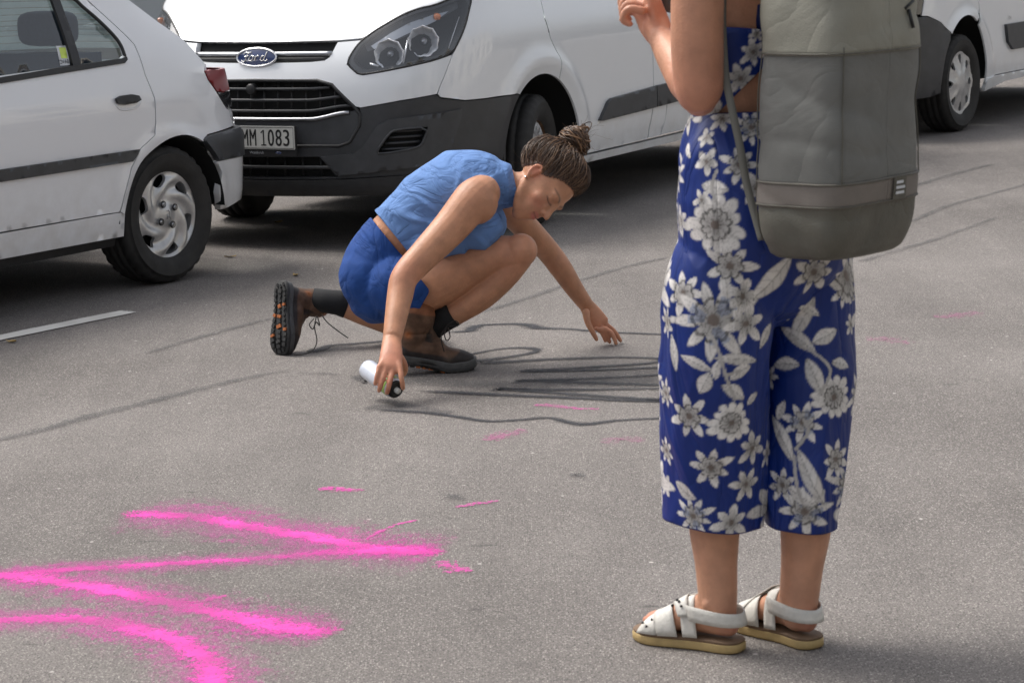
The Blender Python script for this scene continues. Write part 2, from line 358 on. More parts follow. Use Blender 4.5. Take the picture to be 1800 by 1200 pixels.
# ---------------------------------------------------------------- vehicles
def vehicle(name, o, ang):
    a = math.radians(ang); return empty(name, (o[0], o[1], 0), math.atan2(-math.cos(a), -math.sin(a)))
def tyre(R, rim, wd, seg=96):
    h = wd/2
    pr = [(rim-.012, -h*.80), (rim+.004, -h*.92), (rim+.02, -h*1.0), ((rim+R)/2+.004, -h*1.08), (R-.035, -h*1.03), (R-.018, -h*.96), (R-.007, -h*.86), (R-.003, -h*.74),
          (R, -h*.48), (R-.008, -h*.46), (R-.008, -h*.38), (R, -h*.36), (R, -h*.05), (R-.008, -h*.03), (R-.008, h*.05), (R, h*.07), (R, h*.36), (R-.008, h*.38), (R-.008, h*.46), (R, h*.48),
          (R-.003, h*.74), (R-.007, h*.86), (R-.018, h*.96), (R-.035, h*1.03), ((rim+R)/2+.018, h*1.085), ((rim+R)/2+.014, h*1.07), ((rim+R)/2-.008, h*1.075), (rim+.02, h*1.0), (rim+.006, h*.93), (rim-.012, h*.80)]
    V = []; F = []; n = len(pr); seg = seg//2*2
    for k in range(seg):
        a = 2*math.pi*k/seg
        for i, (r, y) in enumerate(pr):
            aa = a+(.35*(y/h)**2*2*math.pi/seg)
            rr = r-(.007 if (k % 3 == 0 and (5 <= i <= 8 or 19 <= i <= 22)) else 0)
            V.append((rr*math.cos(aa), y, rr*math.sin(aa)))
    for k in range(seg):
        for i in range(n-1): a, b = k*n+i, ((k+1) % seg)*n+i; F.append((a, a+1, b+1, b))
    return V, F
def polar(pts): return [(r*math.cos(math.radians(a)), r*math.sin(math.radians(a))) for r, a in pts]
def wheel(parent, loc, R, rim, wd, style, steer=0., side=1):
    w = empty('wheel'); w.parent = parent; w.location = loc; w.rotation_euler = (0, 0, steer+(0 if side > 0 else math.pi))
    V, F = tyre(R, rim, wd); mesh_obj('tyre', V, F, 'rubber', w)
    h = wd/2
    V, F = lathe([(rim+.003, h*.8), (rim-.004, h*.75), (rim-.012, h*.5), (rim-.02, -h*.8)], 48); a = mesh_obj('rim_barrel', V, F, 'steel_rim', w)
    V, F = lathe([(.0005, h*.12), (rim-.02, h*.12)], 40); mesh_obj('dark_backing_disc', V, F, 'dark_void', w)  # black backing disc standing in for the shade inside the wheel
    if style == 'swirl':
        Rr = rim+.004
        def S(u, v, off):
            r = np.hypot(u, v); a = np.arctan2(v, u)
            y = h*.86-.035*sstep(r/Rr, .0, .75)*.4+.010*np.exp(-((r-Rr*.97)/.012)**2)-.012*np.exp(-((r-.06)/.03)**2)
            y = y+.012*np.cos(6*(a-2.2*(r/Rr)+.9))*sstep(r, .07, .12)*(1-sstep(r, .165, .19))
            return np.stack([u, y+off, v], -1)
        hole = [(.118, -9), (.145, -16), (.166, -13), (.172, 2), (.168, 14), (.150, 13), (.130, 3)]
        holes = [chaikin(polar([(r*Rr/.195, a+60*k+20) for r, a in hole]), 2) for k in range(6)]
        cap = panel('hubcap', polar([(Rr, a) for a in range(0, 360, 6)]), S, 'hubcap_silver', w, holes, step=.012, flange=.016)
        for k in range(4):
            bx, bz = polar([(.054, 60+90*k)])[0]
            V, F = lathe([(.0001, 0), (.009, -.001), (.010, -.004), (.010, -.012)], 14); o = mesh_obj('wheel_nut', V, F, 'satin_metal', cap); o.location = (bx, h*.855, bz)
            V, F = lathe([(.010, .001), (.015, .0012), (.016, -.004)], 16); o = mesh_obj('nut_recess', V, F, 'black_plastic', cap); o.location = (bx, h*.852, bz)
        V, F = join([tube([(x*.02, 0, z*.022) for x, z in pth], .0017, 6) for pth in ([(-.6, -1), (-.3, -.2), (-.5, .4), (0, .9), (.5, .7)], [(0, .2), (.5, .1), (.4, -.9)], [(-.3, -.2), (.2, -.4)])])
        o = mesh_obj('emblem', V, F, 'satin_metal', cap); o.location = (0, h*.862, 0)
    elif style == 'steel':
        def S(u, v, off):
            r = np.hypot(u, v)
            y = interp_s(r, [0, .05, .085, .11, .150, .175, rim], [h*.75, h*.75, h*.42, h*.46, h*.74, h*.72, h*.55])
            return np.stack([u, y+off, v], -1)
        holes = [chaikin(polar([(.135, -4.2+22.5*k), (.135, 4.2+22.5*k), (.168, 5.2+22.5*k), (.168, -5.2+22.5*k)]), 2) for k in range(16)]
        panel('steel_disc', polar([(rim-.012, a) for a in range(0, 360, 6)]), S, 'steel_rim', w, holes, step=.014, flange=.006)
        V, F = lathe([(rim+.008, h*.78), (rim+.012, h*.86), (rim+.006, h*.90), (rim-.004, h*.84), (rim-.01, h*.6)], 48); mesh_obj('rim_flange', V, F, 'rust', w)
    else:
        Rr = rim+.004
        def S(u, v, off):
            r = np.hypot(u, v); a = np.arctan2(v, u)
            y = h*.80+.018*(1-sstep(r/Rr, 0, 1))+.008*np.exp(-((r-Rr*.96)/.012)**2)-.006*np.abs(np.sin(4*a))*sstep(r, .05, .1)
            return np.stack([u, y+off, v], -1)
        holes = [chaikin(polar([(Rr*.50, 45*k), (Rr*.84, 45*k-9.5), (Rr*.88, 45*k), (Rr*.84, 45*k+9.5)]), 1) for k in range(8)]
        panel('hubcap', polar([(Rr, a) for a in range(0, 360, 6)]), S, 'hubcap_silver', w, holes, step=.014, flange=.014)
    return w
def arch_liner(parent, cx, cz, r, y0, y1):
    V = []; F = []; n = 24
    for i, a in enumerate(np.linspace(0, math.pi, n)):
        for y in (y0, y1): V.append((cx+r*math.cos(a), y, cz+r*math.sin(a)))
    V += [(cx, y1, cz)]; c = len(V)-1
    for i in range(n-1): F.append((2*i, 2*i+1, 2*i+3, 2*i+2)); F.append((2*i+1, c, 2*i+3))
    mesh_obj('wheel_arch_liner', V, F, 'dark_void', parent)
def flat(o): o.data.polygons.foreach_set('use_smooth', [False]*len(o.data.polygons)); return o
VAN = Shell([(1.12, 0), (1.112, .2), (1.088, .4), (1.035, .6), (.945, .75), (.80, .865), (.62, .93), (.40, .957), (.1, .965), (-1, .97), (-2.5, .97), (-3.6, .96), (-3.85, .9), (-3.95, .6), (-3.96, 0)],
    [.18, .24, .30, .45, .62, .75, .86, .95, 1.0, 1.1, 1.3, 1.9], [.12, .03, .0, .0, .008, .02, .05, .10, .14, .24, .5, 1.2], [.05, .03, .015, .0, .0, .0, .0, .004, .012, .045, .12, .3], (.45, 1.35),
    [.06, .03, .015, 0, 0, 0, 0, .002, .005, .01, .02, .12], (5.3, 5.7))
UA = 1.782; UR = UA+2.93
VAN.extra = lambda a, z: .022*np.exp(-((np.hypot(a-UA, (z-.35))-.47)/.045)**2)*sstep(z, .3, .6)
def build_van():
    v = vehicle('van', (-.6567, 12.3922), 28)
    tag(v, 'white van with dark plastic bumper and blue oval badge, parked behind the crouching woman', 'van', 'parked white vehicles')
    W, B, Gp = 'van_paint', 'black_plastic', 'grey_plastic'
    # headlight outline and bonnet edge
    HL = [(.489, .865), (.494, .898), (.523, .946), (.559, .978), (.63, 1.017), (.727, 1.054), (.833, 1.087), (.928, 1.109), (1.009, 1.118), (1.10, 1.141), (1.225, 1.172), (1.239, 1.135), (1.201, 1.092), (1.153, 1.033), (1.103, .974), (1.032, .895), (.917, .869), (.79, .849), (.666, .831), (.568, .819), (.539, .826)]; HL = [tuple(p) for p in chaikin(HL, 1)]
    fas = sym([(0, .875), (.30, .879), (.37, .885), (.394, .90), (.422, .966), (.559, .973), (.518, .946), (.489, .898), (.484, .865), (.537, .821), (.568, .814), (.666, .826), (.79, .844), (.917, .864), (1.028, .889), (.940, .740), (.928, .716), (.736, .695), (.556, .669), (.527, .676), (.473, .727), (.418, .779), (.338, .799), (0, .80)])
    panel('front_panel', fas, VAN, W, v, step=.03, flange=.03)
    for s in (1, -1):
        f = lambda p: p if s > 0 else mirror(p)
        wing = [(1.038, .893), (1.108, .972), (1.158, 1.031), (1.206, 1.09), (1.245, 1.135), (1.233, 1.172), (1.5, 1.225), (1.878, 1.28), (1.878, 1.107), (1.853, 1.016), (1.880, .919), (1.949, .822), (1.957, .718)]
        wing += arc(UA, .345, .405, 63, 127, 14)+[(1.497, .677), (1.211, .675), (1.085, .677), (.948, .70), (.934, .716), (.944, .740), (1.032, .889)]
        panel('front_wing', f(wing), VAN, W, v, step=.028)
        door = [(1.886, 1.28), (1.886, 1.107), (1.861, 1.016), (1.888, .919), (1.957, .822), (1.967, .703)]+arc(UA, .345, .405, 62, 3, 14)+[(2.195, .308), (3.016, .312), (3.024, .371), (3.068, .474), (3.083, .60), (3.09, 1.28)]
        panel('front_door', f(door), VAN, W, v, step=.032)
        panel('door_pillar', f([(3.098, 1.28), (3.090, .60), (3.077, .474), (3.036, .371), (3.03, .314), (3.184, .314), (3.227, .384), (3.25, .459), (3.258, .60), (3.262, 1.28)]), VAN, W, v, step=.05, rnd=0)
        rear = [(3.270, 1.28), (3.266, .60), (3.258, .459), (3.234, .384), (3.194, .318), (UR-.41, .318)]+arc(UR, .345, .41, 184, -4, 24)+[(5.62, .318), (5.66, .5), (5.66, 1.28)]
        panel('side_panel', f(rear), VAN, W, v, step=.06)
        panel('sill', f([(2.2, .262), (2.2, .300), (3.02, .303), (4.28, .309), (4.28, .266)]), VAN, W, v, step=.05, off=.010, flange=.04)
        panel('side_trim', f([(2.386, .467), (2.444, .516), (2.49, .556), (2.53, .569), (3.086, .591), (3.084, .478), (2.41, .463)]), VAN, Gp, v, step=.02, off=.020, flange=.02, rnd=0)
        panel('side_trim', f([(3.094, .591), (4.28, .625), (4.30, .60), (4.27, .510), (3.092, .479)]), VAN, Gp, v, step=.04, off=.020, flange=.02)
        # headlight: lens over a black housing with two reflector bowls, a bright brow and an indicator
        hl = panel('headlight', f(HL), lambda u, z, o: VAN(u, z, o-.055), 'dark_void', v, step=.03, flange=0, off=0)
        panel('lens', f(HL), VAN, 'lamp_lens', hl, step=.025, flange=0)
        V, F = tube([VAN(u*s, z, -.002) for u, z in HL], .0055, 6, closed=True); mesh_obj('seal', V, F, B, hl)
        panel('housing_wall', f(HL), lambda u, z, o: VAN(u, z, o-.004), B, hl, step=.03, flange=.052, holes=[f([tuple((np.array(p)-np.array([.85, .965]))*np.array([.93, .88])+np.array([.85, .965])) for p in HL])])
        brow = [(.60, .945), (.72, 1.00), (.86, 1.045), (1.0, 1.075), (1.10, 1.088), (1.0, 1.045), (.86, 1.005), (.74, .968), (.62, .930)]
        panel('brow_strip', f(brow), lambda u, z, o: VAN(u, z, o-.028), 'satin_metal', hl, step=.02, flange=.02)
        panel('brow_cover', f([(.56, .95), (.70, 1.02), (.85, 1.065), (1.0, 1.095), (1.18, 1.13), (1.17, 1.10), (1.02, 1.05), (.86, .995), (.72, .955), (.58, .92)]), lambda u, z, o: VAN(u, z, o-.036), Gp, hl, step=.03, flange=.02)
        c = VAN(1.02*s, 1.066, -.022); V, F = lathe([(.0001, .018), (.012, .012), (.017, 0), (.016, -.012)], 14); o = mesh_obj('indicator_bulb', V, F, 'orange_lamp', hl); o.location = c
        for (cu, cz, r) in ((.705, .905, .066), (.905, .957, .068)):
            c = Vector(VAN(cu*s, cz, -.030)); nrm = (Vector(VAN(cu*s, cz, .01))-Vector(VAN(cu*s, cz, 0)))
            nrm = (nrm.normalized()*.55+Vector((1, 0, 0))*.75).normalized(); q = nrm.to_track_quat('Z', 'Y')
            V, F = lathe([(.008, -.055), (.02, -.052), (r*.55, -.036), (r*.85, -.012), (r, .008), (r+.004, .010), (r+.004, -.004)], 28, 'z')
            V = [(x*(1+.05*math.sin(9*math.atan2(y, x))), y*(1+.05*math.sin(9*math.atan2(y, x))), z) for x, y, z in V]
            o = mesh_obj('reflector_bowl', V, F, 'reflector', hl); o.location = c; o.rotation_mode = 'QUATERNION'; o.rotation_quaternion = q
            V, F = lathe([(.0001, .0), (.013, -.006), (.016, -.02), (.014, -.055)], 14, 'z'); o2 = mesh_obj('bulb_shield', V, F, 'satin_metal', o)
        for a_, b_, r_ in (((.775, .862), (.815, .965), .0045), ((.60, .866), (.645, .853), .006), ((1.03, .92), (1.14, 1.06), .002)):
            mesh_obj('chrome_strip', *tube([VAN(a_[0]*s, a_[1], -.018), VAN(b_[0]*s, b_[1], -.018)], r_, 6), 'reflector', hl)
        # bumper corner and fog grille
        FI = [(.627, .468), (.687, .548), (.722, .565), (.867, .569), (.841, .498), (.812, .474), (.638, .452)]
        fp = panel('fog_lamp_panel', f([(.36, .445), (.517, .457), (.562, .485), (.635, .586), (.69, .610), (1.054, .638), (1.045, .595), (.967, .436), (.873, .392), (.448, .357), (.405, .397)]), VAN, Gp, v, holes=[f(FI)], step=.022, off=.018, flange=.03)
        panel('recess', f([(.60, .44), (.66, .58), (.88, .59), (.83, .44)]), VAN, 'dark_void', fp, step=.04, off=-.028, flange=0)
        for k in range(4):
            t0 = k/4+.1; zz = .462+.107*t0; V, F = tube([VAN(u*s, zz+.012*(u-.64), -.006) for u in np.linspace(.64+.075*t0, .815+.055*t0, 6)], .006, 6); mesh_obj('slat', V, F, Gp, fp)
        V, F = tube([VAN(u*s, z, .018) for u, z in chaikin(f(FI) if s < 0 else FI, 1)] if s > 0 else [VAN(u*s, z, .018) for u, z in chaikin(FI, 1)], .006, 6, closed=True); mesh_obj('fog_grille_frame', V, F, Gp, fp)
        wheel(v, (0, s*.835, .325), .325, .205, .215, 'steel', math.radians(13), s)
        wheel(v, (-2.93, s*.835, .325), .325, .205, .215, 'steel', 0, s)
        for cx in (0, -2.93): arch_liner(v, cx, .345, .42, s*.955, s*.55)
    # dark lower bumper, lip, grilles
    bump = sym([(0, .474), (.249, .487), (.446, .486), (.505, .506), (.556, .584), (.560, .640), (.552, .664), (.736, .690), (.928, .711), (.945, .693), (1.085, .671), (1.211, .669), (1.497, .671)]+arc(UA, .345, .405, 128, 168, 8)+[(1.40, .31), (1.05, .335), (.722, .352), (.45, .341), (0, .334)])
    LG = [(0, .438), (.345, .444), (.42, .36), (.44, .349), (0, .345)]
    lg = sym(LG); FIh = [(.627, .468), (.687, .548), (.722, .565), (.867, .569), (.841, .498), (.812, .474), (.638, .452)]
    bp = panel('bumper', bump, VAN, 'bumper_plastic', v, holes=[lg, FIh, mirror(FIh)], step=.03, flange=.03)
    lipo = sym([(0, .330), (.45, .337), (.722, .350), (1.05, .332), (1.38, .308), (1.38, .275), (.9, .262), (0, .255)])
    panel('bumper_lip', lipo, VAN, B, v, step=.03, off=.016, flange=.05)
    panel('lower_grille_back', sym([(0, .46), (.40, .46), (.47, .33), (0, .33)]), VAN, 'dark_void', bp, step=.06, off=-.06, flange=0)
    V, F = tube([VAN(u, .393, -.006) for u in np.linspace(-.42, .42, 24)], .009, 6); mesh_obj('slat', V, F, Gp, bp)
    for u in np.linspace(-.34, .34, 8):
        V, F = tube([VAN(u, z, -.03) for z in (.345, .44)], .006, 6); mesh_obj('rib', V, F, B, bp)
    gr = [(0, .797), (.338, .795), (.415, .775), (.469, .723), (.524, .673), (.553, .638), (.549, .586), (.50, .51), (.446, .492), (.249, .493), (0, .478)]
    g = panel('grille', sym(gr), VAN, 'dark_void', v, step=.04, off=-.055, flange=0)
    V, F = tube([VAN(u, z, -.002) for u, z in sym(gr)], .009, 6, closed=True); mesh_obj('grille_frame', V, F, B, g)
    panel('plate_holder_panel', sym([(0, .605), (.30, .608), (.42, .636), (.531, .655), (.545, .636), (.541, .588), (.495, .516), (.443, .499), (0, .484)]), VAN, Gp, g, step=.03, off=-.006, flange=.03)
    for z0, zt, um in ((.757, .767, .40), (.705, .722, .455), (.655, .678, .505)):
        V, F = join([tube([VAN(u, z0+(zt-z0)*sstep(abs(u), .28, .5), -.012-d) for u in np.linspace(-um, um, 40)], r, 6) for r, d in ((.0075, 0), (.007, .008))]); mesh_obj('slat', V, F, Gp, g)
    for u in np.linspace(-.42, .42, 12):
        V, F = tube([VAN(u, z, -.032) for z in (.62, .70, .79)], .005, 6); mesh_obj('rib', V, F, B, g)
    V, F = tube([VAN(u, .617+.030*sstep(abs(u), .3, .5), -.001) for u in np.linspace(-.50, .50, 44)], .010, 6); mesh_obj('grille_strip', V, F, 'satin_metal', g)
    V, F = lathe([(.0001, .01), (.02, .012), (.026, .004), (.026, -.02)], 16, 'y'); o = mesh_obj('tow_eye_cover', V, F, B, g); o.location = VAN(-.02, .757, -.005); o.rotation_euler = (0, 0, -math.pi/2)
    # upper slot with bar and badge
    sl_ = panel('upper_slot', sym([(0, .966), (.43, .969), (.385, .875), (0, .865)]), VAN, 'dark_void', v, step=.04, off=-.04, flange=0)
    V, F = tube([VAN(u, .916, -.006) for u in np.linspace(-.40, .40, 30)], .012, 8); mesh_obj('bar', V, F, 'satin_metal', sl_)
    V, F = tube([VAN(u, .893, -.012) for u in np.linspace(-.38, .38, 30)], .009, 6); mesh_obj('bar', V, F, B, sl_)
    eb = empty('emblem'); eb.parent = v; c = VAN(0, .903, .012); eb.location = c; eb.rotation_euler = (math.radians(90-14), 0, math.radians(90))
    def oval(a, b, n=40): return [(a*math.cos(2*math.pi*k/n), b*math.sin(2*math.pi*k/n)) for k in range(n)]
    dome = lambda u, z, o: np.stack([u, z, o+.010*(1-(u/.115)**2-(z/.047)**2)], -1)
    panel('emblem_field', oval(.106, .039), dome, 'emblem_blue', eb, step=.012, flange=.02)
    V, F = tube([(x, y, .002) for x, y in oval(.110, .043)], .0055, 8, closed=True); mesh_obj('emblem_rim', V, F, 'chrome', eb)
    strokes = [[(-.070, .014), (-.060, .022), (-.040, .020), (-.026, .024)], [(-.046, .020), (-.052, .002), (-.058, -.016), (-.070, -.022), (-.080, -.014)], [(-.064, .002), (-.050, .003), (-.040, .006)],
               [(-.022, .006), (-.034, -.002), (-.036, -.014), (-.026, -.018), (-.016, -.010), (-.014, .002), (-.022, .006), (-.008, .003)], [(0, .006), (-.004, -.016), (.002, -.002), (.012, .006), (.018, .003)],
               [(.046, .006), (.034, .002), (.028, -.012), (.036, -.018), (.046, -.008), (.060, .026), (.048, -.010), (.054, -.018), (.066, -.012)]]
    V, F = join([tube([(x, y, .0115*(1-(x/.115)**2-(y/.047)**2)+.0005) for x, y in catmull(s_, 6)], .0028, 5) for s_ in strokes]); mesh_obj('lettering', V, F, 'chrome', eb)
    # number plate
    pl = empty('number_plate'); pl.parent = v; pl.location = (1.150, -.012, .531); pl.rotation_euler = (math.radians(90), 0, math.radians(90))
    V, F = box((0, -.012, -.004), (.532, .140, .010)); mesh_obj('plate_holder', V, F, B, pl, False)
    V, F = box((0, .004, .004), (.52, .108, .006)); mesh_obj('plate_sheet', V, F, 'plate_white', pl, False)
    V, F = tube([(x, y, .0075) for x, y in ((-.255, -.045), (.255, -.045), (.255, .053), (-.255, .053))], .0016, 4, closed=True); mesh_obj('plate_border', V, F, 'ink', pl, False)
    x0 = -.034
    for ch, wd in (('M', .0385), ('M', .0385), (' ', .016), ('1', .034), ('0', .0362), ('8', .0362), ('3', .0362)):
        if ch == '1':
            V, F = join([tube([(x0+wd/2+a, b+.004, .0080) for a, b in q_], .0042, 4) for q_ in ([(-.012, .022), (.002, .0365), (.002, -.034)], [(-.012, -.0345), (.015, -.0345)])]); mesh_obj('lettering', [(p_[0], p_[1], .0076+.2*(p_[2]-.0080)) for p_ in V], F, 'ink', pl, False)
        elif ch != ' ':
            Vt, F = text_mesh(ch, 1., 0., 0.); lo, hi = Vt.min(0), Vt.max(0); Vt = (Vt-(lo+hi)/2)*np.array([wd*(.5 if ch == '1' else .90)/(hi[0]-lo[0]), .077/(hi[1]-lo[1]), 1]); Vt[:, 0] += x0+wd/2; Vt[:, 1] += .004; Vt[:, 2] = .0076
            a = Vt.copy(); a[:, 0] += .0026; a[:, 2] += .0002
            mesh_obj('lettering', *join([(Vt, F), (a, F)]), 'ink', pl, False)
        x0 += wd+.0065 if ch != ' ' else wd
    for k, ch in enumerate('FR'):
        Vt, F = text_mesh(ch, 1.); lo, hi = Vt.min(0), Vt.max(0); Vt = (Vt-(lo+hi)/2)*np.array([.043/(hi[0]-lo[0]), .077/(hi[1]-lo[1]), 1]); Vt[:, 0] += -.195+.050*k; Vt[:, 1] += .004; Vt[:, 2] = .0076
        mesh_obj('lettering', Vt, F, 'ink', pl, False)
    V, F = lathe([(.0001, .0085), (.020, .0082), (.0205, .006)], 20, 'z'); o = mesh_obj('seal_disc', V, F, 'rust', pl); o.location = (-.078, -.012, 0)
    for s_, x, sz, sx in (('SCHMID', -.075, .017, 1.1), ('Waldkirch', .045, .017, 1.1)):
        Vt, F = text_mesh(s_, sz); Vt[:, 0] *= sx; Vt[:, 0] += x; Vt[:, 1] += -.067; Vt[:, 2] = .0016; mesh_obj('lettering', Vt, F, 'label_white', pl, False)
    V, F = lathe([(.0001, .0022), (.013, .002), (.0135, 0)], 16, 'z'); V = [(x*1.3, y*.5, z) for x, y, z in V]; o = mesh_obj('dealer_oval', V, F, 'emblem_blue', pl); o.location = (.165, -.067, .0)
    # bonnet
    ue = [0, .19, .418, .559, .63, .727, .833, .928, 1.009, 1.10, 1.225, 1.5, 1.878]; ze = [.972, .973, .975, .983, 1.022, 1.059, 1.092, 1.114, 1.123, 1.146, 1.177, 1.231, 1.287]
    us = np.concatenate([np.linspace(0, .55, 14)[:-1], np.linspace(.55, 1.25, 26)[:-1], np.linspace(1.25, 1.87, 14)]); us = np.concatenate([-us[:0:-1], us]); nv = 26
    zz = np.interp(np.abs(us), ue, ze); Bp = VAN(us, zz, 0.)
    V = []; F = []
    for i, u in enumerate(us):
        b = Bp[i]; t = b[1]/.97
        r = np.array([.10+.10*(1-t*t), b[1]*.86, 1.36-.05*t*t]); dist = max(0, b[0]-r[0])
        mid = np.array([b[0]-dist*.38, b[1]*.975, b[2]+(r[2]-b[2])*.62])
        a = abs(u); edge = np.array([b[0]-.02*(1-sstep(a, .9, 1.3)), b[1]*.992, b[2]+.028])
        for k in range(nv):
            q = k/(nv-1); c1 = (1-q)**3*b+3*(1-q)**2*q*(edge+.0*(mid-b))+3*(1-q)*q*q*mid+q**3*r; V.append(c1)
    m_ = len(us)
    for i in range(m_-1):
        for k in range(nv-1): a = i*nv+k; F.append((a, a+nv, a+nv+1, a+1))
    k0 = len(V)
    for i in range(m_): V.append(Bp[i]); V.append(VAN(us[i], zz[i], -.03)-np.array([0, 0, .01]))
    for i in range(m_-1): F.append((k0+2*i, k0+2*i+1, k0+2*i+3, k0+2*i+2))
    mesh_obj('bonnet', V, F, W, v)
    # cab, windscreen, roof and inner shell (above the frame of the photograph)
    V = []; sec = [(.14, 1.30, .83), (-.60, 1.90, .74), (-1.2, 1.97, .72), (-3.9, 1.97, .72)]
    F = []
    for x, z, y in sec:
        for t in np.linspace(-1, 1, 9): V.append((x+.10*(1-t*t)*(1 if z < 1.9 else .3), y*t, z-.05*t*t))
    for k in range(8): F.append((9+k, 9+k+1, 18+k+1, 18+k)); F.append((18+k, 18+k+1, 27+k+1, 27+k))
    mesh_obj('roof', V, F, W, v); mesh_obj('windscreen', V[:18], [(k, k+1, 9+k+1, 9+k) for k in range(8)], 'car_glass', v)
    for s in (1, -1):
        f = lambda p: p if s > 0 else mirror(p)
        panel('upper_side', f([(3.09, 1.29), (3.09, 1.93), (5.66, 1.93), (5.66, 1.29)]), VAN, W, v, step=.12, flange=0)
        panel('door_window', f([(1.9, 1.29), (2.1, 1.5), (2.5, 1.88), (3.07, 1.90), (3.07, 1.29)]), VAN, 'car_glass', v, step=.1, flange=0)
        panel('dark_inner_shell', f([(.3, .30), (.3, .86), (1.25, .95), (1.3, 1.1), (1.9, 1.2), (5.7, 1.25), (5.7, .32), (UR+.43, .32)]+arc(UR, .345, .43, 0, 180, 16)+[(UA+.43, .32)]+arc(UA, .345, .43, 0, 180, 16)+[(1.3, .3)]), VAN, 'dark_void', v, step=.08, off=-.075, flange=0)  # near-black sheet standing in for the shade behind the panel gaps
    panel('rear_doors', [(5.67, .32), (5.67, 1.93), (6.57, 1.93), (6.57, .32)], VAN, W, v, step=.12); panel('rear_doors', mirror([(5.67, .32), (5.67, 1.93), (6.57, 1.93), (6.57, .32)]), VAN, W, v, step=.12)
    V, F = join([box((-1.5, 0, .30), (4.7, 1.05, .10)), box((.35, 0, .36), (1.2, .9, .16)), box((-1.46, 0, .36), (2.0, 1.8, .08))]); mesh_obj('underbody', V, F, 'dark_void', v, False)
    return v
build_van()
